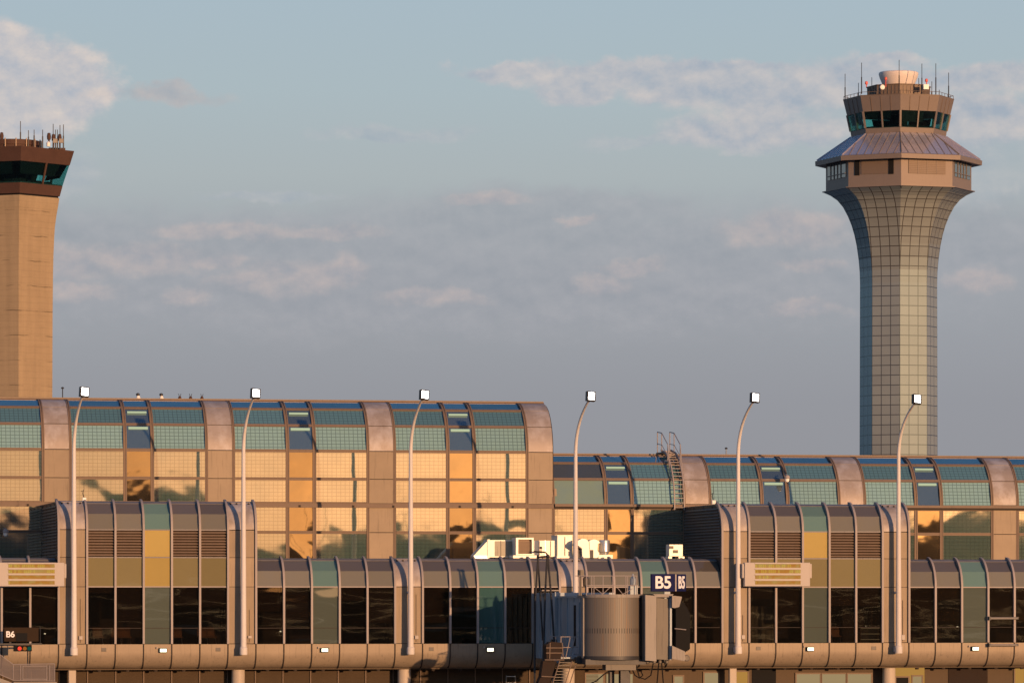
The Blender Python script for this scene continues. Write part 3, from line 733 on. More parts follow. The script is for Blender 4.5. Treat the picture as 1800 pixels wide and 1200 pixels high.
# ------------------------------------------------------------------ wall lights under the windows
wl = thing('wall_light', 'small lit wall light below the pale centre window of the left pavilion', 'wall light', (0, -.05, 5.4), 'lit wall lights on the apron')
MB().bevbox(-.20, .20, -.26, -.05, 5.40, 5.64, .03).build('housing', DARKM, wl)
MB().bevbox(-.17, .17, -.285, -.261, 5.435, 5.605, .008).build('lens', WLAMP, wl)
MB().lathe((-.33, -.12, 5.60), [(.04, 0), (.06, .04), (.04, .1)], 10).build('sensor', COLM, wl)
wlp = [(287, None), (571, 'lit wall light below the windows between the two leftmost poles and the middle pole'), (862, 'lit wall light on the shaded apron just left of the jet bridge'),
       (1425, 'lit wall light below the pale centre window of the right pavilion'), (1715, 'lit wall light at far right beside the pink guard rails')]
for i, (px, lb) in enumerate(wlp):
    X = at(px, 1140, -.25).x
    if i == 0: wl.location.x = X
    else: dup(wl, (X, -.05, 5.4), lb)

# ------------------------------------------------------------------ amber display boards
def board(px0, px1, label, rows):
    Y = -1.1; p0 = at(px0, 988, Y); p1 = at(px1, 1030, Y)
    t = thing('display_board', label, 'display board', ((p0.x + p1.x) / 2, Y, p1.z), 'amber display boards on the lounge facade')
    W_ = p1.x - p0.x; x0 = p0.x; H = p0.z - p1.z; z0 = p1.z
    MB().bevbox(x0, x0 + W_, Y, Y + .35, z0, z0 + H, .02).build('housing', SIGNB, t)
    r0, r1 = x0 + W_ * .16, x0 + W_ * .855
    for sx in (x0 - .12, x0 + W_): MB().bevbox(sx, sx + .12, Y + .08, Y + .32, z0 + H * .35, z0 + H * .95, .02).build('end_cap', SIGNB, t)
    for i in range(4):
        zc = z0 + H * (.86 - i * .235)
        f = MB(); f.box(r0, r1, Y - .012, Y - .002, zc - H * .075, zc + H * .075).build('display_row', AMBER, t)
        lp = MB(); lp.box(r0 - .02, r1 + .02, Y - .07, Y - .002, zc + H * .08, zc + H * .105); lp.build('hood', SIGNB, t)
        w = rows[i] if i < len(rows) else ''
        if w:
            # glyphs as short dot-matrix strokes
            d = MB(); rr = random.Random(hash(w) % 999 + i); cw = (r1 - r0) / 24
            for q, ch in enumerate(w):
                if ch == ' ': continue
                gx = r0 + cw * (q + .15)
                F5 = GLY.get(ch, GLY['I'])
                for ry, row in enumerate(F5):
                    for rx, bit in enumerate(row):
                        if bit == '1': d.box(gx + rx * cw * .22, gx + rx * cw * .22 + cw * .19, Y - .018, Y - .013, zc + H * .055 - ry * H * .024 - H * .018, zc + H * .055 - ry * H * .024)
            d.build('display_text', AMBDOT, t)
    ar = MB(); ar.box(x0 + .4, x0 + .5, Y + .3, -.02, z0 + .2, z0 + .3); ar.box(x0 + W_ - .5, x0 + W_ - .4, Y + .3, -.02, z0 + .2, z0 + .3); ar.build('arm', SIGNB, t)
GLY = {'N': ('101', '111', '111', '101', '101'), 'O': ('111', '101', '101', '101', '111'), 'A': ('111', '101', '111', '101', '101'), 'C': ('111', '100', '100', '100', '111'),
       'D': ('110', '101', '101', '101', '110'), 'U': ('101', '101', '101', '101', '111'), 'I': ('010', '010', '010', '010', '010'), 'L': ('100', '100', '100', '100', '111'),
       'E': ('111', '100', '111', '100', '111'), 'S': ('111', '100', '111', '001', '111'), 'R': ('111', '101', '110', '101', '101'), '0': ('111', '101', '101', '101', '111'),
       '2': ('111', '001', '111', '100', '111'), '3': ('111', '001', '111', '001', '111'), '9': ('111', '101', '111', '001', '111'), '1': ('010', '110', '010', '010', '111'), '5': ('111', '100', '111', '001', '111'),
       'T': ('111', '010', '010', '010', '010'), 'F': ('111', '100', '111', '100', '100')}
board(-4, 113, 'amber display board on the facade at the far left edge, above the gate B6 sign', ['NO ACD UFTUSAL 239D', 'NO 0 01 0102 0      0030', '', 'O'])
board(1309, 1424, 'amber display board across the louvres of the right pavilion', ['O 0101 200 ES 09 20', 'CL 010 0002 0     E9 U05', '  0 2 0', 'I'])

# ------------------------------------------------------------------ gate B6 sign and signal, lower left
Y = -3.0
p0 = at(7, 1102, Y); p1 = at(68, 1127, Y)
t = thing('gate_sign', 'bronze gate sign reading B6 in front of the leftmost black window', 'sign', ((p0.x + p1.x) / 2, Y, p1.z))
MB().bevbox(p0.x, p1.x, Y, Y + .25, p1.z, p0.z, .02).build('sign_panel', BRONZE, t)
q0 = at(28, 1112, Y); q1 = at(48, 1126, Y); MB().bevbox(q0.x, q1.x, Y - .02, Y - .001, q1.z, q0.z, .006).build('dark_screen', BLACK, t)
c = at(18, 1114.5, Y); text_mb('B6', .44, .012, 'lettering', LETTER, t, (c.x, Y - .014, c.z), .012)
r = MB(); a = at(0, 1131, Y); bq = at(74, 1131, Y)
r.box(a.x - 2, bq.x, Y + .05, Y + .15, a.z - .05, a.z + .03); r.box(p0.x + .3, p0.x + .36, Y + .1, Y + .16, a.z, p0.z - .1)
for px in (20, 56, 71): q = at(px, 1125, Y); r.tube([(q.x, Y + .1, a.z), (q.x, Y + .1, at(px, 1101, Y).z)], .02, 6)
r.build('support_rail', DARKM, t)
p0 = at(24, 1133, Y); p1 = at(56, 1144, Y)
t = thing('traffic_signal', 'horizontal traffic signal with a lit red lamp hung under the B6 sign', 'traffic signal', ((p0.x + p1.x) / 2, Y, p1.z))
MB().bevbox(p0.x, p1.x, Y, Y + .2, p1.z, p0.z, .02).build('housing', BLACK, t)
for px, m, nm in ((34.5, REDE, 'red_lamp'), (43.5, ORE, 'amber_lamp'), (51.5, GRE, 'green_lamp')):
    q = at(px, 1139, Y); rg = MB()
    M = Matrix.Translation((q.x, Y - .003, q.z)) @ Matrix.Rotation(math.pi / 2, 4, 'X')
    o = MB().lathe((0, 0, 0), [(.105, 0), (.095, .02), (.05, .035)], 16); o.v = [M @ v for v in o.v]; lo_ = o.build(nm, m, t)
    v = MB()
    for i in range(8):
        a0, a1 = R(i * 22.5), R((i + 1) * 22.5); f = [(q.x + .125 * math.cos(a0), Y, q.z + .125 * math.sin(a0)), (q.x + .125 * math.cos(a1), Y, q.z + .125 * math.sin(a1))]
        v.prism([(f[0][0], f[0][2]), (f[1][0], f[1][2]), (f[1][0] * .9 + q.x * .1, f[1][2] * .9 + q.z * .1), (f[0][0] * .9 + q.x * .1, f[0][2] * .9 + q.z * .1)], Y - .12, Y)
    v.build('visor', BLACK, t)
q = at(49, 1144, Y); MB().tube([(q.x, Y + .1, q.z + .05), (q.x, Y + .1, 2.0), (q.x, Y + .1, 0)], .035, 8).build('post', DARKM, t)
# mesh guarded stair and landing
Y = -6.0
def P(px, py, y=Y): return at(px, py, y)
t = thing('boarding_stair', 'grey stair landing with mesh guard rails at the bottom left corner', 'stair', (P(50, 1190).x, Y, 0))
n = mat('guard_mesh'); uvw = n.n('ShaderNodeTexCoord').outputs['Object']; sx = n.n('ShaderNodeSeparateXYZ'); n.put(sx.inputs[0], uvw)
wz = n.m('LESS_THAN', n.m('PINGPONG', sx.outputs[0], .03), .019); wz2 = n.m('LESS_THAN', n.m('PINGPONG', sx.outputs[2], .03), .014); wm = n.m('MAXIMUM', wz, wz2)
tr = n.n('ShaderNodeBsdfTransparent'); dfm = n.n('ShaderNodeBsdfDiffuse'); dfm.inputs[0].default_value = (.17, .15, .15, 1); mx = n.n('ShaderNodeMixShader')
n.put(mx.inputs[0], wm); n.put(mx.inputs[1], tr.outputs[0]); n.put(mx.inputs[2], dfm.outputs[0]); surf(n, mx.outputs[0]); MESH = MATS['guard_mesh']
def quad_prism(mb, pts, th):
    mb.prism([(p.x, p.z) for p in pts], pts[0].y, pts[0].y + th); return mb
quad_prism(MB(), [P(23, 1168), P(96, 1168), P(96, 1195), P(23, 1194)], .03).build('mesh_panel', MESH, t)
quad_prism(MB(), [P(-30, 1130), P(22, 1168), P(22, 1194), P(-30, 1170)], .03).build('mesh_panel', MESH, t)
b = MB()
for (x0, y0, x1, y1) in ((-30, 1128, 23, 1167), (23, 1167, 96, 1166), (-30, 1172, 24, 1195), (24, 1195, 97, 1196), (23, 1167, 23, 1195), (36, 1168, 36, 1195), (40, 1169, 40, 1195), (82, 1168, 82, 1195), (87, 1168, 87, 1195), (96, 1166, 96, 1196), (40, 1170, 82, 1170), (40, 1193, 82, 1193)):
    b.bar(P(x0, y0, Y - .03), P(x1, y1, Y - .03), .035)
b.build('guard_rail', RIB, t)
b = MB(); a_, c_ = P(24, 1198), P(100, 1204); b.box(a_.x, c_.x, Y, Y + 1.2, c_.z, a_.z); quad_prism(b, [P(-40, 1176), P(24, 1200), P(24, 1212), P(-40, 1190)], 1.2)
b.box(a_.x + .2, a_.x + .35, Y + .5, Y + .65, 0, c_.z); b.box(c_.x - .35, c_.x - .2, Y + .5, Y + .65, 0, c_.z); b.build('landing', JBW, t)

# ------------------------------------------------------------------ small cameras and roof fittings
def cam_dome(px, py, Y, label, arm=.5):
    p = at(px, py, Y); t = thing('security_camera', label, 'security camera', (p.x, p.y, p.z), 'dome security cameras')
    MB().lathe((p.x, Y, p.z - .02), [(.16, 0), (.16, .10), (.11, .18), (.02, .21)], 16).build('hood', RIB, t)
    MB().lathe((p.x, Y, p.z - .24), [(.03, 0), (.10, .04), (.13, .12), (.13, .2)], 16).build('dome', WHITE, t)
    MB().lathe((p.x, Y, p.z - .08), [(.075, -.02), (.10, .02), (.075, .055)], 12).build('collar', BLACK, t)
    MB().tube([(p.x, Y, p.z + .15), (p.x, Y + .1, p.z + .22), (p.x, Y + arm, p.z + .22)], .03).build('arm', RIB, t)
cam_dome(10, 935, 7.4, 'dome camera on an arm at the far left edge, above the amber board', 1.75)
cam_dome(1383.5, 840, 8.6, 'dome camera on the curved panes of the right hall above the right pavilion', .6)
def roof_fit(px, py, Y, z, label):
    p = at(px, py, Y); t = thing('roof_floodlight', label, 'floodlight', (p.x, Y, z), 'small floodlights on pavilion corners')
    MB().bevbox(p.x - .09, p.x + .12, Y - .1, Y + .06, z, z + .22, .02).build('lamp_box', WHITE, t)
    MB().tube([(p.x, Y, z + .2), (p.x - .06, Y, z + .45), (p.x - .02, Y, z + .62), (p.x - .14, Y, z + .55)], .025, 6).build('bracket', DARKM, t)
    MB().tube([(p.x, Y, z + .6), (p.x, Y, z + 1.05)], .012, 6).build('spike', DARKM, t)
roof_fit(147.5, 880, 1.2, ZP3 + .0, 'small floodlight with a wire spike on the left pavilion roof corner')
roof_fit(1254, 884, 1.2, ZP3 + .0, 'small floodlight on the left roof corner of the right pavilion')
# vents and aerials on the tall roof
zr = z_a + 2.85 + .16; Yr = 14
for px, lb in ((243, 'white roof vent, leftmost stub on the tall hall roof'), (284, 'round-headed white roof stub on the tall hall roof')):
    p = at(px, 700, Yr); t = thing('roof_vent', lb, 'vent', (p.x, Yr, zr), 'stubs on the tall hall roof')
    MB().lathe((p.x, Yr, zr), [(.13, 0), (.13, .12), (.09, .16), (.09, .22)], 12).build('stub', WHITE, t)
    MB().lathe((p.x - .02, Yr, zr + .2), [(.05, 0), (.11, .06), (.11, .13), (.04, .18)], 12).build('cap', DARKM, t)
for i, px in enumerate((316, 335, 355)):
    p = at(px, 700, Yr); lb = ('forked aerial, left of the three on the tall hall roof', 'forked aerial, middle of the three on the tall hall roof', 'forked aerial, right of the three on the tall hall roof')[i]
    t = thing('roof_aerial', lb, 'aerial', (p.x, Yr, zr), 'forked aerials on the tall hall roof')
    MB().lathe((p.x, Yr, zr), [(.13, 0), (.10, .10), (.06, .22)], 8).build('foot', RUST, t)
    for sx in (-.07, .07): MB().tube([(p.x, Yr, zr + .12), (p.x + sx, Yr, zr + .36)], .016, 6).build('prong', DARKM, t)
for px, pz, Yq, lb in ((110, 682, 14, 'thin roof post with a small head right of the concrete tower'), (1276.5, 788, 14, 'thin pale post on the roof of the right hall')):
    zz = zr if px < 500 else 13.69 + 2.8 + .16
    p = at(px, pz, Yq); tp = thing('roof_post', lb, 'post', (p.x, Yq, zz))
    MB().tube([(p.x, Yq, zz), (p.x, Yq, p.z)], .03 if px < 500 else .05, 6).build('post', GALV if px > 500 else DARKM, tp)
    MB().lathe((p.x, Yq, p.z), [(.08, -.03), (.09, .03), (.03, .07)], 8).build('head', DARKM, tp)

# ------------------------------------------------------------------ plant on the low roof
YR = 3.2; zR = ZW1 + RF
def q2(px, py, y=YR): return at(px, py, y)
def rect(mb, x0, y0, x1, y1, ya, yb):
    a, c = q2(x0, y0, ya), q2(x1, y1, ya); return mb.box(a.x, c.x, ya, yb, c.z, a.z)
t = thing('air_duct', 'bright white sloped duct run at the left of the rooftop plant', 'duct', (q2(870, 980).x, YR, zR))
b = MB(); quad_prism(b, [q2(833, 976), q2(857, 950), q2(858, 976)], 1.0); b.build('sloped_end', DUCT, t)
rect(MB(), 857.5, 948.5, 903, 979, YR, YR + 1.1).build('duct_body', DUCT, t)
rect(MB(), 870, 950.5, 902, 977, YR - .03, YR - .002).build('shade_sheet', DUCTSHADE, t)  # thin grey sheet painting in the shaded part of the duct front
b = MB(); rect(b, 857, 947.5, 861, 980, YR - .05, YR + 1.15); b.build('flange', DUCT, t)
rect(MB(), 833, 976, 858, 981, YR, YR + 1).build('duct_base', GALV, t)
t = thing('air_conditioner', 'white framed air conditioner with a dark square grille on the low roof', 'air conditioner', (q2(920, 980).x, YR - .8, zR))
ya = YR - 1.1
b = MB(); rect(b, 907, 944.5, 911, 975, ya, ya + 1.2); rect(b, 935, 944.5, 938, 975, ya, ya + 1.2); rect(b, 911, 944.5, 935, 947.5, ya, ya + 1.2); rect(b, 911, 973, 935, 975, ya, ya + 1.2); b.build('casing', DUCT, t)
g_ = MB(); rect(g_, 911, 947.5, 935, 973, ya + .25, ya + .35); g_.build('grille', LOUV, t)
b = MB(); a0, a1 = q2(911, 960, ya), q2(935, 960, ya)
for i in range(11): z = q2(0, 949 + i * 2.3, ya).z; b.box(a0.x, a1.x, ya + .12, ya + .22, z - .03, z)
b.build('slats', LOUV, t)
rect(MB(), 902, 975.5, 952, 980.5, ya - .1, ya + 1.6).build('plinth', DUCT, t)
t = thing('plant_box', 'long low white plant casing between the grille unit and the tall white box', 'air handler', (q2(960, 980).x, YR, zR))
rect(MB(), 938.5, 949.5, 979, 978, YR, YR + 1.4).build('casing', DUCT, t)
b = MB(); rect(b, 958, 949, 958.8, 978, YR - .02, YR - .002); b.build('seam', GALV, t)
t = thing('plant_box', 'tall white plant casing left of the hooded ducts', 'air handler', (q2(995, 980).x, YR, zR))
rect(MB(), 980, 941, 1006, 978, YR - .3, YR + 1.4).build('casing', DUCT, t)
b = MB(); rect(b, 979, 977, 1010, 980.5, YR - .4, YR + 1.5); rect(b, 979.6, 940, 1006.4, 941.5, YR - .35, YR + 1.45); b.build('trim', DUCT, t)
# hooded ducts
def hood(cx, label, flip):
    t = thing('duct_hood', label, 'duct', (q2(cx, 980).x, YR - .9, zR), 'goose-neck duct hoods')
    y0 = YR - 1.4
    if not flip:
        pts = [(1012, 955), (1017, 949), (1024, 946), (1031, 947.5), (1035, 952), (1037, 980), (1024, 980), (1023, 963)]
    else:
        pts = [(1036, 950), (1042, 947.5), (1048, 948), (1053, 951), (1055, 953.5), (1051, 955), (1050, 967), (1053, 971), (1053, 975), (1050, 980), (1037.5, 980)]
    MB().prism([(q2(a, b_, y0).x, q2(a, b_, y0).z) for a, b_ in pts], y0, y0 + .9).build('neck', DUCT, t)
    if not flip: quad_prism(MB(), [q2(1012.5, 955.5, y0), q2(1023, 963.5, y0), q2(1023.5, 966, y0), q2(1012, 958, y0)], .9).build('mouth', DARKM, t)
    a, c = (q2(1037, 966, y0), q2(1043, 980, y0)) if flip else (q2(1015, 966, y0), q2(1021, 980, y0))
    MB().box(a.x, c.x, y0 - .02 if flip else y0 + .3, y0 - .002 if flip else y0 + .6, c.z, a.z).build('opening', DARKM, t)
hood(1025, 'white goose-neck duct hood right behind the light pole', False)
hood(1046, 'white goose-neck duct hood beside the round steel fan', True)
t = thing('roof_fan', 'round galvanised fan housing on a white plinth at the right end of the rooftop ducts', 'fan', (q2(1063, 980).x, YR - .8, zR))
c = q2(1062.5, 974, YR - .8)
MB().lathe((c.x, c.y, c.z), [(.22, 0), (.24, .12), (.30, .16), (.30, .74), (.28, .80)], 24).build('drum', GALV, t)
rect(MB(), 1052, 974.5, 1077, 981, YR - 1.2, YR).build('plinth', DUCT, t)
t = thing('roof_cabinet', 'small white cabinet with square vents on the low roof beside the dark pavilion flank', 'cabinet', (q2(1189, 980).x, 2.4, zR))
rect(MB(), 1176.5, 956.5, 1200, 977, 2.2, 3.0).build('casing', DUCT, t)
for (a, b_, c_, d_) in ((1177, 959, 1184, 964), (1183, 966, 1192, 971.5)): rect(MB(), a, b_, c_, d_, 2.175, 2.199).build('vent', JBT, t)
b = MB(); rect(b, 1175, 977.5, 1181, 981, 2.2, 3); rect(b, 1193, 977.5, 1203, 981, 2.2, 3); b.build('foot', DUCT, t)
for own, xs in ((D.objects['air_duct'], (880,)), (D.objects['plant_box'], (948, 968)), (D.objects['plant_box.001'], (993,))):
    for px in xs:
        b = MB(); yy = YR - (.36 if own.name.endswith('001') else .05); rect(b, px, 950 if 'plant_box.' not in own.name else 943, px + .7, 977, yy, yy + .03); b.build('panel_seam', JBT, own)
t = thing('gas_pipe', 'thin dark pipe with a valve on the low roof in front of the white casing', 'pipe', (q2(950, 980).x, 1.8, zR))
pp = [q2(938, 969, 1.8), q2(958, 970, 1.8), q2(963, 975, 1.8), q2(964, 981, 1.8)]
MB().tube(pp, .045, 8).build('pipe', BROWNS, t); b = MB(); a = q2(951, 962, 1.8); b.tube([a, q2(951, 972, 1.8)], .03, 6); b.lathe((a.x, a.y, a.z - .06), [(.05, 0), (.08, .05), (.05, .12)], 8); b.build('valve', BROWNS, t)

# ------------------------------------------------------------------ roof ladder on the right hall
pl = at(1187, 885, YB - .3); xl0, xl1 = pl.x - .05, pl.x + .52
t = thing('roof_ladder', 'steel ladder curving up over the right hall roof, with handrails at the top', 'ladder', (pl.x, YB - .3, 13.5))
prof = [(YB - .30, 13.35), (YB - .30, 13.7)] + [(y + ny * .30, z + nz * .30) for y, z, ny, nz in arc(YB, 13.69, 2.8, 0, 74, 14)[1:]]
prof += [(YB + 2.8 + .3, 13.69 + 2.8 + .36)]
for x in (xl0, xl1):
    b = MB(); b.strip([(y, z, -1 if i < 2 else (y - (YB + 2.8)) / 3.1, 0 if i < 2 else (z - 13.69) / 3.1) for i, (y, z) in enumerate(prof)], x - .03, x + .03, .07, -.05); b.build('stringer', RIB, t)
L = [0]
for i in range(1, len(prof)): L.append(L[-1] + math.dist(prof[i], prof[i - 1]))
b = MB(); s = .15
while s < L[-1]:
    i = max(j for j in range(len(L) - 1) if L[j] <= s); f = (s - L[i]) / (L[i + 1] - L[i]); y = prof[i][0] + f * (prof[i + 1][0] - prof[i][0]); z = prof[i][1] + f * (prof[i + 1][1] - prof[i][1])
    b.box(xl0 + .031, xl1 - .031, y - .05, y + .09, z - .02, z + .015); s += .27
b.build('tread', RIB, t)
zt_ = 13.69 + 2.8
for x in (xl0 - .08, xl1 + .08):
    b = MB(); top = zt_ + 1.4
    p_top = [(x, YB + 3.7, zt_ + .25), (x, YB + 3.7, top + .05), (x, YB + 2.6, top - .05), (x, YB + 1.05, top - .75), (x, YB + .55, 15.6), (x, YB + .0, 14.9)]
    for a, c in zip(p_top, p_top[1:]): b.tube([a, c], .03, 6)
    b.tube([(x, YB + 3.7, zt_ + .75), (x, YB + 2.6, zt_ + .68)], .022, 6); b.tube([(x, YB + 2.6, zt_ + .68), (x, YB + 1.2, zt_ + .05)], .022, 6)
    b.tube([(x, YB + 2.6, zt_ + .2), (x, YB + 2.6, top - .05)], .028, 6); b.tube([(x, YB + 1.05, zt_ - .4), (x, YB + 1.05, top - .75)], .028, 6)
    b.build('handrail', RIB, t)
MB().box(xl0 - .15, xl1 + .15, YB + 2.6, YB + 3.8, zt_ + .17, zt_ + .25).build('landing', DARKM, t)

# pink guard rails outside the far right window
for py, lb in ((1086, 'upper pink guard rail across the far right black window'), (1133, 'lower pink guard rail under the far right black window')):
    a, c = at(1741, py, -.35), at(1788, py, -.35)
    t = thing('guard_rail', lb, 'rail', ((a.x + c.x) / 2, -.35, a.z), 'guard rails across the far right window')
    MB().tube([a, c], .065, 10).build('bar', JBW, t)
    b = MB(); b.box(a.x - .08, a.x + .02, -.42, -.16, a.z - .1, a.z + .1); b.box(c.x - .02, c.x + .06, -.42, -.16, a.z - .06, a.z + .08); b.build('bracket', DARKM, t)

# ------------------------------------------------------------------ jet bridge
YJ = -13.5
def J(px, py, y=YJ): return at(px, py, y)
cx = J(1080, 1100).x; rad = abs(J(1130.5, 1100).x - J(1029.5, 1100).x) / 2
zt_j, zb_j = J(1080, 1046).z, J(1080, 1156).z
jb = thing('jet_bridge', 'jet bridge at gate B5 with a ribbed round cab, pale end walls and black bellows', 'jet bridge', (cx, YJ, 0))
yc = YJ + .4
dm = MB(); seg = 64; rr_ = rad
pr = [(cx + rr_ * math.sin(R(-90 + 180 * i / seg)), yc - 1.05 * math.cos(R(-90 + 180 * i / seg))) for i in range(seg + 1)]
LL = [0]
for i in range(seg): LL.append(LL[-1] + math.dist(pr[i], pr[i + 1]))
for i in range(seg):
    dm.face([(*pr[i], zb_j + .1), (*pr[i + 1], zb_j + .1), (*pr[i + 1], zt_j - .1), (*pr[i], zt_j - .1)], [(LL[i], 0), (LL[i + 1], 0), (LL[i + 1], zt_j - zb_j - .2), (LL[i], zt_j - zb_j - .2)], True)
dm.build('ribbed_curtain', DRUM, jb, recalc=False)
for z0, z1, m, nm in ((zt_j - .11, zt_j + .06, JBW, 'top_ring'), (zb_j - .08, zb_j + .11, DARKM, 'bottom_ring')):
    o = MB(); a = [(cx + (x - cx) * 1.03, yc + (y - yc) * 1.04) for x, y in pr]
    a = a + [(a[-1][0], yc + 1.5), (a[0][0], yc + 1.5)]
    lo3 = [(x, y, z0) for x, y in a]; hi3 = [(x, y, z1) for x, y in a]; o.face(lo3[::-1]); o.face(hi3)
    for i in range(len(a)): j = (i + 1) % len(a); o.face([lo3[i], lo3[j], hi3[j], hi3[i]])
    o.build(nm, m, jb)
# tunnel running back to the lounge, its left flank in shade
xl, xr = cx - rad, cx + rad
tn = MB(); tn.box(xl + .05, xr - .1, yc + .3, -.2, zb_j + .12, zt_j - .12); tn.build('tunnel', JBB, jb)
b = MB()
for y in [yc + .9 + i * 1.75 for i in range(8)]: b.box(xl - .0, xl + .06, y, y + .07, zb_j + .1, zt_j - .1)
b.box(xl - .02, xl + .06, yc + .3, -.3, zb_j + .0, zb_j + .14); b.box(xl - .02, xl + .06, yc + .3, -.3, zt_j - .13, zt_j - .02); b.build('tunnel_rib', JBB, jb)
# wider inner tunnel near the building
MB().box(xl - .03, xr + .1, -6.0, -.16, zb_j - .15, zt_j + .16).build('outer_tunnel', JBB, jb)
b = MB()
for y in (-6.05, -4.6, -3.2, -1.8): b.box(xl - .09, xl - .031, y, y + .12, zb_j - .15, zt_j + .14)
b.box(xl - .11, xl + .1, -6.1, -5.9, zb_j - .35, zt_j + .2); b.build('tunnel_frame', JBB, jb)
# door with long window in the flank
dr = MB(); dr.box(xl - .03, xl + .04, yc + 1.2, yc + 2.6, zb_j + .2, zt_j - .35); dd = dr.build('service_door', JBB, jb)
MB().box(xl - .045, xl - .031, yc + 1.9, yc + 2.45, zb_j + .6, zt_j - .5).build('door_window', BLACK, dd)
MB().box(xl - .1, xl - .03, yc + 1.3, yc + 1.36, zb_j + 1.1, zb_j + 1.35).build('door_handle', GALV, dd)
# corner post left of drum
MB().bevbox(xl - .08, xl + .06, yc - .1, yc + .3, zb_j, zt_j, .02).build('corner_post', JBW, jb)
# right: end walls of the cab
def jrect(x0, y0, x1, y1, ya, yb, m, nm):
    a, c = J(x0, y0, ya), J(x1, y1, ya); return MB().box(a.x, c.x, ya, yb, c.z, a.z).build(nm, m, jb)
def jprism(pts, ya, yb, m, nm, lab=None):
    return MB().prism([(J(a, b_, ya).x, J(a, b_, ya).z) for a, b_ in pts], ya, yb).build(nm, m, jb, lab)
jrect(1131, 1045, 1134, 1161, YJ - .5, YJ + 1.5, JBT, 'edge_strip')
o = jprism([(1134.5, 1045), (1154, 1046.5), (1154, 1161.5), (1134.5, 1160)], YJ - .8, YJ + 2.2, JBW, 'end_wall')
o = jprism([(1154.5, 1050), (1177, 1052), (1177, 1159), (1154.5, 1158)], YJ - .6, YJ + 2.6, JBT, 'cab_wall')
jprism([(1177.5, 1052), (1181, 1049), (1181, 1159), (1177.5, 1159)], YJ - .75, YJ + 2.6, JBB, 'front_frame')
jprism([(1148, 1043.5), (1184, 1043.5), (1180, 1049), (1155, 1049)], YJ - .7, YJ + 2.6, JBW, 'cab_roof')
# bellows: pleated black hood
bl = MB(); n_p = 9
outer = [(1182, 1046), (1199, 1050), (1208, 1066), (1212, 1090), (1212, 1120), (1209, 1146), (1200, 1150), (1182, 1150)]
for q in range(n_p):
    f = q / (n_p - 1); ya = YJ - .7 + .0 * q
    x0 = 1182 + 3.3 * q; 
    # each pleat is a slim wedge, lower and higher ends follow the hood outline
    top = 1052 + 22 * (f ** 2.2); bot = 1150 - 8 * f ** 2
    a, c = J(x0, top), J(x0 + 3.0, bot)
    yo = YJ - .75 + .55 * f
    bl.prismx([(yo, c.z), (yo - .06, (a.z + c.z) / 2), (yo, a.z), (yo + 2.4, a.z - .1), (yo + 2.4, c.z + .1)], a.x, (a.x + c.x) / 2)
    bl.prismx([(yo + .06, c.z + .05), (yo + .0, (a.z + c.z) / 2), (yo + .06, a.z - .05), (yo + 2.3, a.z - .2), (yo + 2.3, c.z + .2)], (a.x + c.x) / 2 + .002, c.x + .01)
bl.build('bellows', BLACK, jb)
jprism([(1181.5, 1046), (1199, 1048), (1194, 1066), (1186, 1068), (1181.5, 1067)], YJ - 1.0, YJ - .82, WHITE, 'top_flap').data.materials[0] = JBW
jprism([(1181.5, 1134), (1204, 1144), (1205, 1158), (1203, 1161), (1181.5, 1157)], YJ - 1.0, YJ - .82, JBW, 'bottom_flap')
c = J(1207, 1156, YJ - .5); o = MB().lathe((0, 0, 0), [(.13, -.06), (.17, -.03), (.17, .03), (.13, .06)], 16); Mx = Matrix.Translation(c) @ Matrix.Rotation(math.pi / 2, 4, 'X'); o.v = [Mx @ v for v in o.v]; o.build('bumper_roller', JBT, jb)
MB().bar(J(1186, 1104, YJ - .95), J(1206, 1106, YJ - .75), .04).build('hood_rod', RIB, jb)
# roof rail and roof equipment
b = MB(); yr0 = YJ
for px in (1018, 1031, 1040, 1044, 1060, 1077, 1100, 1103, 1119): b.tube([J(px, 1046, yr0), J(px, 1011, yr0)], .022, 6)
for py in (1011.5, 1028): b.tube([J(1011 if py < 1020 else 1031, py, yr0), J(1120, py, yr0)], .022, 6)
for a, c in (((1045, 1032), (1061, 1045)), ((1060, 1043), (1072, 1032)), ((1085, 1032), (1096, 1045)), ((1094, 1044), (1112, 1034))): b.tube([J(*a, yr0), J(*c, yr0)], .018, 6)
b.build('roof_railing', RIB, jb)
b = MB(); a, c = J(1018, 1001, YJ + .3), J(1027, 1030, YJ + .3)
b.box(a.x, c.x, YJ + .3, YJ + .7, c.z + .5, a.z); b.box(a.x + .05, a.x + .12, YJ + .2, YJ + .5, J(0, 1046).z, a.z); b.lathe((c.x + .15, YJ + .5, c.z), [(.16, 0), (.18, .1), (.18, .42), (.1, .5)], 12); b.build('roof_motor', JBT, jb)
b = MB(); a, c = J(1108, 1028, YJ + .2), J(1121, 1046, YJ + .2); b.box(a.x, c.x, YJ + .2, YJ + .7, c.z, a.z); b.lathe(((a.x + c.x) / 2, YJ + .45, a.z), [(.14, 0), (.15, .3), (.10, .42), (.03, .6)], 12); b.build('beacon_box', JBB, jb)
b = MB()
for py, x0, x1 in ((1036, 953, 983), (1041, 955, 983), (1045, 953, 984), (1049, 974, 984)):
    a, c = J(x0, py, -3), J(x1, py + 2.2, -3); b.box(a.x, c.x, -3, -2.2, c.z, a.z)
b.build('tunnel_cap', JBW, jb)
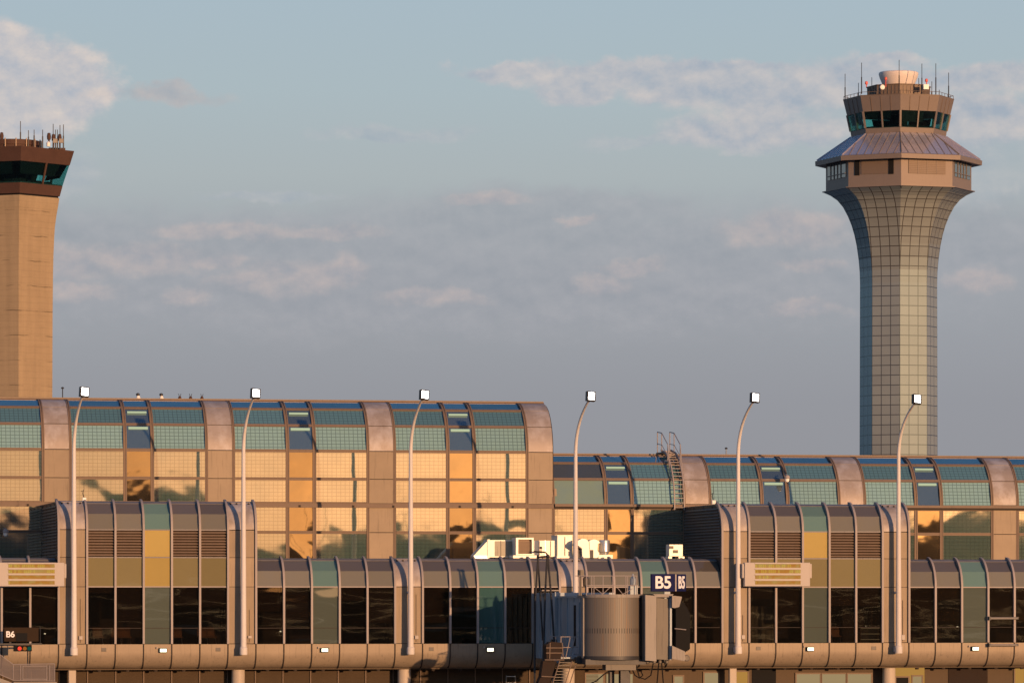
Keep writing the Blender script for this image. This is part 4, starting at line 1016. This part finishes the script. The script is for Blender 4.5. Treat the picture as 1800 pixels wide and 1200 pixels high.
# undercarriage
b = MB(); a, c = J(1028, 1158), J(1134, 1167); b.box(a.x, c.x, YJ - .2, YJ + 2, c.z, a.z); b.box(J(1020, 0).x, J(1180, 0).x, YJ + 1, YJ + 1.5, J(0, 1168).z, J(0, 1157).z); b.build('under_beam', DARKM, jb)
jrect(1065, 1166, 1118, 1177, YJ - .1, YJ + .8, JBT, 'gear_box')
for px in (1034, 1050, 1138, 1150, 1160, 1172): a = J(px, 1162, YJ - .1); MB().lathe((a.x, a.y, a.z - .12), [(.05, 0), (.10, .05), (.10, .2)], 10).build('pulley', JBT, jb)
jrect(1091, 1177, 1108, 1300, YJ + .4, YJ + .9, DARKM, 'support_leg')
jrect(1072, 1176, 1080, 1300, YJ + 1.2, YJ + 1.6, DARKM, 'support_leg')
b = MB()
for pts in ([(1118, 1168), (1124, 1190), (1134, 1193), (1144, 1186), (1148, 1166)], [(1110, 1172), (1116, 1186), (1124, 1191), (1130, 1186), (1127, 1180)], [(1158, 1164), (1155, 1200), (1157, 1240)], [(1163, 1164), (1166, 1200), (1163, 1240)], [(1078, 1174), (1062, 1184), (1048, 1196), (1030, 1204)], [(1172, 1162), (1170, 1172), (1168, 1163)]):
    b.tube([J(x, y, YJ + .1) for x, y in pts], .035, 6)
b.build('hanging_cable', BLACK, jb)
# platform railing on the shaded flank
yp = YJ + 1.5; b = MB(); xo = xl - 1.0
b.box(xo, xl - .05, yp, yp + 2.8, zb_j - .04, zb_j + .04); b.build('side_platform', JBB, jb)
b = MB()
for y in (yp, yp + 1.4, yp + 2.8): b.tube([(xo, y, zb_j), (xo, y, zb_j + 1.1)], .025, 6)
for z in (.55, 1.1): b.tube([(xo, yp + .0, zb_j + z), (xo, yp + 2.8, zb_j + z)], .022, 6); b.tube([(xo, yp, zb_j + z), (xl - .1, yp, zb_j + z)], .022, 6)
b.tube([(xo + .25, yp, zb_j), (xo + .5, yp, zb_j + 1.1)], .02, 6); b.tube([(xo + .5, yp, zb_j), (xo + .75, yp, zb_j + 1.1)], .02, 6)
b.build('platform_railing', RIB, jb)

# rusty service stair under the flank
ys = YJ + .8
t = thing('service_stair', 'dark rusty service stair beside and below the shaded side of the jet bridge', 'stair', (J(985, 1190, ys).x, ys, 0))
jq = lambda pts, ya, yb, m, nm: MB().prism([(J(a, b_, ya).x, J(a, b_, ya).z) for a, b_ in pts], ya, yb).build(nm, m, t)
jq([(960, 1133), (968, 1127), (989, 1129), (990, 1140), (985, 1158), (961, 1157)], ys, ys + .8, BROWNS, 'upper_landing')
jq([(955, 1161), (979, 1161), (972, 1188), (966, 1205), (944, 1205), (951, 1188)], ys + .2, ys + .9, BROWNS, 'side_plate')
b = MB()
for i in range(9):
    x, y = 984 - i * 1.6, 1163 + i * 5.2
    a, c = J(x, y, ys), J(x + 19, y + 1.2, ys); b.box(a.x, c.x, ys, ys + .35, c.z, a.z)
b.build('stair_tread', JBT, t)
b = MB()
for (x0, y0, x1, y1) in ((984, 1161, 968, 1212), (1006, 1161, 990, 1212), (1012, 1168, 998, 1212), (960, 1138, 990, 1138), (960, 1147, 988, 1147), (967, 1129, 966, 1157), (988, 1129, 990, 1157), (958, 1159, 992, 1159), (952, 1188, 975, 1189)):
    b.bar(J(x0, y0, ys - .05), J(x1, y1, ys - .05), .045)
b.build('stair_rail', LOUV, t)

# hoist frame of thin dark poles
yh = -7.5
t = thing('hoist_frame', 'thin dark pole frame leaning before the low roof, left of the jet bridge', 'hoist', (J(960, 1150, yh).x, yh, 0))
for pts in ([(946, 975), (941, 1050), (940, 1150)], [(945, 975), (950, 1050), (954, 1125)]): MB().tube([J(x, y, yh) for x, y in pts], .05, 8).build('pole', DARKM, t)
for pts in ([(962, 975), (958, 1050), (955, 1150)], [(963, 975), (969, 1050), (974, 1125)]): MB().tube([J(x, y, yh - .6) for x, y in pts], .055, 8).build('pole', DARKM, t)
b = MB(); b.tube([J(944, 979, yh), J(963, 977, yh - .6)], .05, 8); b.lathe(J(963, 978, yh - .6) - Vector((0, 0, .05)), [(.08, 0), (.12, .05), (.08, .16)], 10); b.build('head_bar', DARKM, t)
b = MB(); a = J(972, 1127, yh - .6); b.box(a.x - .12, a.x + .15, yh - .9, yh - .3, a.z - .25, a.z + .12); b.tube([a, (a.x, yh - .6, 0)], .06, 6); q = J(940, 1150, yh); b.tube([q, (q.x, q.y, 0)], .06, 6); q = J(955, 1150, yh - .6); b.tube([q, (q.x, q.y, 0)], .06, 6); b.build('foot', DARKM, t)

# B5 sign
ysn = YJ - .6
a, c = J(1145, 1008, ysn), J(1186.5, 1039, ysn)
t = thing('gate_sign', 'navy blue gate sign reading B5 standing above the jet bridge cab', 'sign', ((a.x + c.x) / 2, ysn, c.z))
MB().bevbox(a.x, c.x, ysn, ysn + .22, c.z, a.z, .02).build('sign_panel', NAVY, t)
m_ = J(1165.5, 1024, ysn); text_mb('B5', .88, .012, 'lettering', LETTER, t, (m_.x, ysn - .014, m_.z), .022, .96)
e0, e1 = J(1189.5, 1008.5, ysn), J(1205, 1038.5, ysn)
# second face turned away to the right
Wd = 1.1; th = math.acos(min(1, (e1.x - e0.x) / Wd * 1.02)); Mr = Matrix.Translation((e0.x, ysn + .02, 0)) @ Matrix.Rotation(R(54), 4, 'Z')
Wd = 1.25
b = MB(); b.box(0, Wd, 0, .12, e1.z, e0.z, Mr); b.build('side_panel', NAVY, t)
cm = Mr @ Vector((Wd * .5, -.014, 0)); text_mb('B5', .88, .012, 'lettering', LETTER, t, (cm.x, cm.y, m_.z), .022, .96, R(54))
MB().box(c.x + .01, e0.x - .01, ysn, ysn + .1, c.z + .02, a.z - .02).build('joint_strip', RIB, t)
q0, q1 = J(1168, 1039, ysn + .1), J(1178, 1066, ysn + .1); MB().box(q0.x, q1.x, ysn + .1, ysn + .3, q1.z, q0.z).build('mast', JBB, t)

# step ladder standing at the service wall
a, c = at(890, 1186, 1.2), at(908, 1300, 1.2)
t = thing('step_ladder', 'pale step ladder standing in the shade below the apron left of the jet bridge', 'ladder', ((a.x + c.x) / 2, 1.2, 0))
for sx in (a.x, a.x + .5):
    MB().bar((sx, 1.2, a.z), (sx + (-.1 if sx == a.x else .1), 1.0, 0), .05).build('rail', JBW, t)
b = MB()
for i in range(9): z = a.z - .05 - i * .36; b.box(a.x - .01 * i, a.x + .5 + .01 * i, 1.08, 1.2, z - .03, z)
b.build('step', WHITE, t)

# ------------------------------------------------------------------ grey control tower
DT = 725.0; sT = F / DT
def zT(y): return CZ + (600 + HOR - y) / sT
base = far(1579.5, DT); view = Vector((CX - base.x, CY - base.y, 0)).normalized(); va = math.atan2(view.y, view.x)
tw = thing('control_tower', 'tall grey eight-sided control tower with a flared head and white radome', 'control tower', (base.x, base.y, 0))
A8 = va + R(2.0)
def oct_ring(rpx, z): r = rpx / sT; return [Vector((base.x + r * math.cos(A8 + R(45) * i), base.y + r * math.sin(A8 + R(45) * i), z)) for i in range(8)]
def oct_shell(levels, m, name, uvrow=None, closed=(True, True), parent=tw):
    b = MB(); rings = [oct_ring(r, z) for r, z in levels]
    vv = [0]
    for i in range(1, len(levels)): vv.append(vv[-1] + math.hypot((levels[i][0] - levels[i - 1][0]) / sT, levels[i][1] - levels[i - 1][1]))
    for a in range(len(rings) - 1):
        for i in range(8):
            j = (i + 1) % 8
            w0, w1 = (rings[a][i] - rings[a][j]).length, (rings[a + 1][i] - rings[a + 1][j]).length
            cw = 1.0
            def uu(w): t_ = (w - WS) / WS; return (w / 2) / (PANEL * (1 + .12 * max(0, t_)))
            uv = [(.5 - uu(w0), vv[a] / uvrow), (.5 + uu(w0), vv[a] / uvrow), (.5 + uu(w1), vv[a + 1] / uvrow), (.5 - uu(w1), vv[a + 1] / uvrow)] if uvrow else None
            b.face([rings[a][i], rings[a][j], rings[a + 1][j], rings[a + 1][i]], uv)
    if closed[0]: b.face(rings[0][::-1])
    if closed[1]: b.face(rings[-1])
    return b.build(name, m, parent)
WS = 2 * 68 / sT * math.sin(R(22.5)); PANEL = WS / 3
sh = [(68.5, 0), (68.3, zT(800)), (67.6, zT(500)), (68.2, zT(478)), (70, zT(457)), (73.5, zT(432)), (77.5, zT(413)), (82.5, zT(396)), (89, zT(380)), (97.5, zT(364)), (107.5, zT(352)), (119, zT(344)), (132.5, zT(338))]
# subdivide the long parts so that the panel rows stay regular
lv = []
for i in range(len(sh) - 1):
    nn = 2 if i >= 2 else 1
    for q in range(nn): f = q / nn; lv.append((sh[i][0] + (sh[i + 1][0] - sh[i][0]) * f, sh[i][1] + (sh[i + 1][1] - sh[i][1]) * f))
lv.append(sh[-1])
oct_shell(lv, CLAD, 'shaft', 17.3 / sT)
o = oct_shell([(134, zT(338)), (134, zT(336.5)), (127.5, zT(336)), (127.5, zT(290))], TOWB, 'equipment_storey')
# openings of the equipment storey: louvres and dark slots, one set per side
def face_frame(rpx, i):
    a0 = A8 + R(45) * i + R(22.5); rin = rpx / sT * math.cos(R(22.5)); nrm = Vector((math.cos(a0), math.sin(a0), 0)); tan = Vector((-nrm.y, nrm.x, 0))
    return Vector((base.x, base.y, 0)) + nrm * rin, nrm, tan, rpx / sT * math.sin(R(22.5))
def on_face(mb, i, rpx, u0, u1, y0, y1, t0, t1, rtop=None):
    c, nrm, tan, hw = face_frame(rpx, i)
    if rtop is not None: c2, _, _, hw2 = face_frame(rtop, i)
    else: c2, hw2 = c, hw
    za, zb = zT(y1), zT(y0)
    pts = []
    for t_ in (t0, t1):
        for (cc_, hh, z) in ((c, hw, za), (c2, hw2, zb)):
            for u in (u0, u1): p = cc_ + tan * (u * hh) + nrm * t_; p.z = z; pts.append(p)
    # order: 0..3 inner, 4..7 outer ; (lo u0, lo u1, hi u0, hi u1)
    for q in ((4, 5, 7, 6), (0, 2, 3, 1), (0, 1, 5, 4), (2, 6, 7, 3), (0, 4, 6, 2), (1, 3, 7, 5)): mb.face([pts[k] for k in q])
for i in range(8):
    if i in (0, 2, 5):      # plain louvred face: right of the near corner etc.
        m = MB(); on_face(m, i, 127.5, -.72, .72, 290.5, 316, .02, .12); m.build('louvre_panel', TOWL, tw)
        m = MB()
        for u in (-.24, .0, .24): on_face(m, i, 127.5, u * 1.5 - .008, u * 1.5 + .008, 290.5, 316, .125, .2)
        for q in range(8): on_face(m, i, 127.5, -.72, .72, 292 + q * 3.1, 292.6 + q * 3.1, .121, .17)
        m.build('louvre_bar', TOWB, tw)
    elif i in (7, 3):
        m = MB(); on_face(m, i, 127.5, -.50, .50, 290.5, 315.5, .02, .12); m.build('louvre_panel', TOWL, tw)
        for a_, c_ in ((-.75, -.57), (.54, .72)): m = MB(); on_face(m, i, 127.5, a_, c_, 290.5, 317, .02, .14); m.build('dark_slot', BLACK, tw)
    else:
        m = MB(); on_face(m, i, 127.5, -.8, .8, 290.5, 318, .02, .1); m.build('window', G_NARTOP, tw)
        m = MB()
        for u in (-.5, -.2, .1, .4): on_face(m, i, 127.5, u - .015, u + .015, 290.5, 318, .12, .2)
        on_face(m, i, 127.5, -.82, .82, 311, 312, .13, .25); m.build('window_bar', TOWB, tw)
oct_shell([(129, zT(289.5)), (146, zT(291.5)), (146.5, zT(283.5)), (144, zT(282.5))], TOWB, 'eave')
oct_shell([(143.5, zT(282.4)), (84, zT(241))], ROOFT, 'skirt_roof')
# standing seams of the skirt roof
for i in range(8):
    m = MB(); c0, nrm, tan, h0 = face_frame(143.5, i); c1, _, _, h1 = face_frame(84, i)
    for q in range(9):
        u = -1.0 + q * .25
        x0 = u * h0; x1 = max(-h1, min(h1, x0)); 
        f = 1.0
        if abs(x0) > h1: f = (h0 - abs(x0)) / (h0 - h1)
        if f < .03: 
            continue
        p0_ = c0 + tan * x0; p0_.z = zT(282.4); p1_ = c0.lerp(c1, f) + tan * x0; p1_.z = zT(282.4) + (zT(241) - zT(282.4)) * f
        m.tube([p0_ + Vector((0, 0, .03)), p1_ + Vector((0, 0, .03))], .07, 4)
    m.tube([c0 + tan * h0 + Vector((0, 0, zT(282.4) + .1)), c1 + tan * h1 + Vector((0, 0, zT(241) + .03))], .09, 4)
    m.build('roof_seam', TOWB if i in (7, 0) else ROOFT, tw)
# cab
oct_shell([(82.5, zT(243)), (84.5, zT(232))], TOWB, 'cab_sill')
oct_shell([(83, zT(231.8)), (83, zT(231))], CARPET, 'cab_floor')
rw0, rw1, yw0, yw1 = 84.5, 90.5, 231.5, 203
for i in range(8):
    for a_, c_ in ((-1, 0), (0, 1)):
        m = MB(); on_face(m, i, rw0, a_ + .03, c_ - .03, yw1, yw0, -.08, -.02, rw1); m.build('window', G_CAB, tw)
    for u in (-1, 0, 1):
        m = MB(); uu_ = max(-1, min(1, u)); w_ = .05 if u else .035
        on_face(m, i, rw0, uu_ - w_ if u else -w_, uu_ + w_ if u < 1 else 1.0, yw1, yw0, -.1, .12, rw1)
        m.build('mullion', TOWB, tw)
oct_shell([(90.6, zT(203)), (96.8, zT(177.5)), (97.2, zT(176))], TOWB, 'cab_parapet', closed=(True, True))
m = MB()
for i in range(8):
    for u in (-.5, 0, .5): on_face(m, i, 90.8, u - .012, u + .012, 178, 203, .0, .06, 96.7)
m.build('parapet_joint', FRAME, tw)
# shades and desks inside the cab
m = MB(); 
for i in range(8):
    on_face(m, i, 76, -.9, .9, 228, 231.5, -.5, 0)
m.lathe((base.x, base.y, zT(232)), [(1.5, 0), (1.5, (232 - 203) / sT)], 8)
for i in (0, 7):
    c_, nrm, tan, hw = face_frame(40, i)
m.build('control_desk', BLACK, tw)
m = MB()
for i in range(8): on_face(m, i, 82.5, -.93 if i % 2 else -.9, .35 + .1 * (i % 3), 203.5, 216 if i % 3 else 222, -.06, 0, 88)
m.build('sun_blind', BLACK, tw)
oct_shell([(97.5, zT(176)), (97.5, zT(174.8))], TOWL, 'cab_roof')
m = MB()
for i in range(8):
    a_, c_ = oct_ring(96, 0)[i], oct_ring(96, 0)[(i + 1) % 8]
    for h in (1.0,): m.tube([Vector((a_.x, a_.y, zT(175) + .5)), Vector((c_.x, c_.y, zT(175) + .5))], .04, 5)
    for q in range(5): p = a_.lerp(c_, q / 5); m.tube([Vector((p.x, p.y, zT(175))), Vector((p.x, p.y, zT(175) + .5))], .04, 4)
m.build('roof_railing', TOWL, tw)
oct_shell([(55, zT(170)), (55.5, zT(155)), (57, zT(154.5)), (57, zT(153))], TOWL, 'roof_drum')
for i in range(8):
    m = MB()
    for u in (-.66, -.33, 0, .33, .66): on_face(m, i, 55.3, u - .02, u + .02, 156, 172, .02, .1)
    m.build('drum_rib', TOWB, tw)
zz = zT(154)
m = MB(); m.lathe((base.x, base.y, 0), [(25 / sT, zz), (27.5 / sT, zT(151)), (29.5 / sT, zT(146)), (33 / sT, zT(138)), (35 / sT, zT(131)), (34.6 / sT, zT(128.5)), (33 / sT, zT(127.5)), (20 / sT, zT(126)), (.1, zT(125.5))], 40); m.build('radome', RADOME, tw)
for (px, y0, y1, dr_) in ((1485.5, 130, 173, 0), (1509, 136, 168, 8), (1514.5, 121, 166, -8), (1532.5, 130, 165, 5), (1580.5, 116, 165, -8), (1615, 130, 160, 6), (1620.5, 120, 165, -6), (1638, 136, 168, 6), (1645, 121, 165, -7), (1651, 152, 170, 5), (1667.5, 128, 170, 0)):
    p = far(px, DT + dr_); m = MB(); zr_ = zT(175)
    m.tube([(p.x, p.y, zr_), (p.x, p.y, zT(y1 - (y1 - y0) * .45))], .09, 6); m.tube([(p.x, p.y, zT(y1 - (y1 - y0) * .45)), (p.x, p.y, zT(y0))], .05, 6); m.build('antenna', DARKM, tw)
for px, y in ((1557, 146.5), (1523, 154), (1628.5, 149.5)):
    p = far(px, DT - 5.6); m = MB(); m.lathe((p.x, p.y, zT(y)), [(.2, -.15), (.25, 0), (.2, .3), (.05, .35)], 10); m.tube([(p.x, p.y, zT(y)), (p.x, p.y, zT(160))], .08, 5); m.build('beacon', REDL, tw)
p = far(1551, DT - 6); m = MB(); Mx = Matrix.Translation((p.x, p.y, zT(161))) @ Matrix.Rotation(math.pi / 2, 4, 'X'); m.lathe((0, 0, 0), [(.38, -.1), (.42, 0), (.36, .15), (.1, .2)], 16); m.v = [Mx @ v for v in m.v]; m.build('dish', WHITE, tw)
p = far(1627, DT - 6); MB().box(p.x - .42, p.x + .42, p.y - .4, p.y + .4, zT(165), zT(156.5)).build('roof_cabinet', WHITE, tw)

# ------------------------------------------------------------------ brown concrete tower at the left edge
DL = 650.0; sL = F / DL
def zL(y): return CZ + (600 + HOR - y) / sL
base = far(24, DL); view = Vector((CX - base.x, CY - base.y, 0)).normalized(); va = math.atan2(view.y, view.x) + R(7)
tl = thing('control_tower', 'older five-sided tan concrete control tower with a rusty brown cab at the left edge', 'control tower', (base.x, base.y, 0))
s79 = math.sin(R(79))
def pent(rpx, z): r = (rpx + 8) / s79 / sL; return [Vector((base.x + r * math.cos(va + R(72) * i), base.y + r * math.sin(va + R(72) * i), z)) for i in range(5)]
def pshell(levels, m, name, closed=(1, 1)):
    b = MB(); rings = [pent(r, z) for r, z in levels]
    for a in range(len(rings) - 1):
        for i in range(5): j = (i + 1) % 5; b.face([rings[a][i], rings[a][j], rings[a + 1][j], rings[a + 1][i]])
    if closed[0]: b.face(rings[0][::-1])
    if closed[1]: b.face(rings[-1])
    return b.build(name, m, tl)
pshell([(59.5, 0), (59.5, zL(700)), (60, zL(560)), (60.8, zL(480)), (61.5, zL(450)), (62.8, zL(420)), (64, zL(400)), (67, zL(378)), (70, zL(362)), (71.7, zL(349))], PCONC, 'shaft')
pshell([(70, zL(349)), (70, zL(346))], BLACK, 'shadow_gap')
pshell([(72.5, zL(346)), (77.5, zL(328))], RUST, 'cab_sill'); pshell([(76, zL(327.5)), (76, zL(326))], CARPET, 'cab_floor')
pshell([(90, zL(291.5)), (97.3, zL(268)), (97.5, zL(266.5))], RUST, 'cab_parapet')
def pface(mb, i, r0, r1, u0, u1, y0, y1, t0, t1):
    a0 = va + R(72) * i + R(36); nrm = Vector((math.cos(a0), math.sin(a0), 0)); tan = Vector((-nrm.y, nrm.x, 0)); pts = []
    for t_ in (t0, t1):
        for rpx, z in ((r0, zL(y1)), (r1, zL(y0))):
            rr0 = (rpx + 8) / s79 / sL; c = Vector((base.x, base.y, 0)) + nrm * rr0 * math.cos(R(36)); hw = rr0 * math.sin(R(36))
            for u in (u0, u1): p = c + tan * (u * hw) + nrm * t_; p.z = z; pts.append(p)
    for q in ((4, 5, 7, 6), (0, 2, 3, 1), (0, 1, 5, 4), (2, 6, 7, 3), (0, 4, 6, 2), (1, 3, 7, 5)): mb.face([pts[k] for k in q])
for i in range(5):
    for a_, c_ in ((-1, 0.05), (.05, 1)):
        m = MB(); pface(m, i, 78, 90, a_ + .01, c_ - .01, 291.5, 328, -.1, -.05); m.build('window', G_CAB, tl)
    m = MB(); pface(m, i, 78, 90, .02, .08, 291.5, 328, -.15, .08); m.build('mullion', RUST, tl)
    m = MB(); pface(m, i, 73, 86, -.98, .25 if i % 2 else .7, 291.6, 314 if i % 2 else 312, -.1, 0); m.build('sun_blind', BLACK, tl)
m = MB()
rr = random.Random(5)
for i in range(5):
    for q in range(7):
        u = -.85 + q * .27; h = rr.uniform(1, 7); pface(m, i, 68, 68, u, u + .2, 328 - h, 328, -.6, 0)
m.build('control_desk', BLACK, tl)
m = MB(); m.lathe((base.x, base.y, 0), [(2.2, zL(328)), (2.2, zL(291))], 8); m.build('core', BLACK, tl)
m = MB(); pr_ = 47 / sL
m.lathe((base.x, base.y, 0), [(pr_ * .97, zL(266)), (pr_ * .97, zL(258)), (pr_, zL(257.5)), (pr_, zL(249)), (pr_ * .95, zL(248.5))], 24); m.build('roof_ring', RUST, tl)
m = MB()
for i in range(16): a_ = 2 * math.pi * i / 16; m.tube([(base.x + pr_ * 1.03 * math.cos(a_), base.y + pr_ * 1.03 * math.sin(a_), zL(262)), (base.x + pr_ * 1.03 * math.cos(a_), base.y + pr_ * 1.03 * math.sin(a_), zL(247))], .09, 5)
m.build('ring_post', CONC, tl)
m = MB(); a_ = far(32 + 52, DL); c_ = far(32 + 81, DL); m.box(a_.x, c_.x, a_.y - 2, a_.y + 2, zL(267), zL(262)); m.build('roof_kerb', RUST, tl)
for (px, y0, y1) in ((2.5, 240, 258), (36, 217, 255), (50, 233, 256), (60, 232, 252), (75, 232, 255), (93.5, 222, 262), (97.5, 232, 262), (101, 232, 262), (105.5, 224, 262), (111.5, 223, 262)):
    p = far(px, DL - 3); m = MB(); m.tube([(p.x, p.y, zL(266)), (p.x, p.y, zL((y0 + y1) / 2))], .10, 5); m.tube([(p.x, p.y, zL((y0 + y1) / 2)), (p.x, p.y, zL(y0))], .055, 5); m.build('antenna', DARKM, tl)
for px, y, r_ in ((86, 244, .42), (94, 246, .40), (105, 246, .40), (3, 243, .4)):
    p = far(px, DL - 3.2); m = MB(); m.lathe((p.x, p.y, zL(y)), [(.08, -1.4), (.12, -.5), (r_ * .6, -.45), (r_ * .7, 0), (r_ * .5, .45), (.08, .5)], 10); m.build('antenna', RUST, tl)
for px in (97, 107.5):
    p = far(px, DL - 3.6); MB().bevbox(p.x - .32, p.x + .32, p.y - .1, p.y + .1, zL(256), zL(248.5), .02).build('panel_antenna', JBW, tl)
p = far(85, DL - 3.6); MB().lathe((p.x, p.y, zL(262)), [(.25, 0), (.3, .5), (.1, .7)], 10).build('roof_lamp', WHITE, tl)

# ------------------------------------------------------------------ concourse opposite (behind the camera, seen mirrored in the glass)
op = thing('opposite_concourse', 'dark concourse across the apron, seen only as silhouettes mirrored in the windows', 'building', (60, -280, 0))
b = MB(); b.box(-60, 260, -268, -256, 0, 10.4); 
for k in range(-6, 28):
    if k % 4 == 0: b.prismx([(-268, 10.3), (-255.5, 10.3), (-255.5, 12.2), (-257, 13.4), (-268, 13.5)], k * PER, (k + 1.3) * PER)
b.build('lounge_wing', OPP, op)
b = MB()
def vaulted(x0, x1, y0, zt, r): b.prismx([(y0, 5)] + [(y0 - r + r * math.cos(R(a)), zt + r * math.sin(R(a))) for a in range(0, 91, 10)] + [(y0 - 24, zt + r), (y0 - 24, 5)], x0, x1)
for q in ((-60, 12, 12.0), (12, 27, 13.6), (27, 44, 17.6), (44, 62, 11.2), (62, 83, 13.7), (83, 99, 10.6), (99, 165, 15.8), (165, 260, 13.0)): vaulted(q[0], q[1], -267, q[2], 2.8)
b.build('hall', OPP, op)
b = MB()
for k in range(-6, 28):
    x = k * PER; b.tube([(x, -254.6, 4), (x, -254.6, 16), (x, -254.2, 18), (x, -253, 19.2)], .16, 6)
b.build('light_pole', OPP, op)
b = MB()
rr = random.Random(11)
for i in range(26):
    x = rr.uniform(-55, 250); h = rr.uniform(1, 3.2); w = rr.uniform(1, 6); b.box(x, x + w, -264, -260, 10.4, 10.4 + h)
b.build('roof_plant', OPP, op)
b = MB(); b.box(-60, 260, -255.98, -255.9, 7.2, 7.34); b.build('lit_strip', STRIP, op)
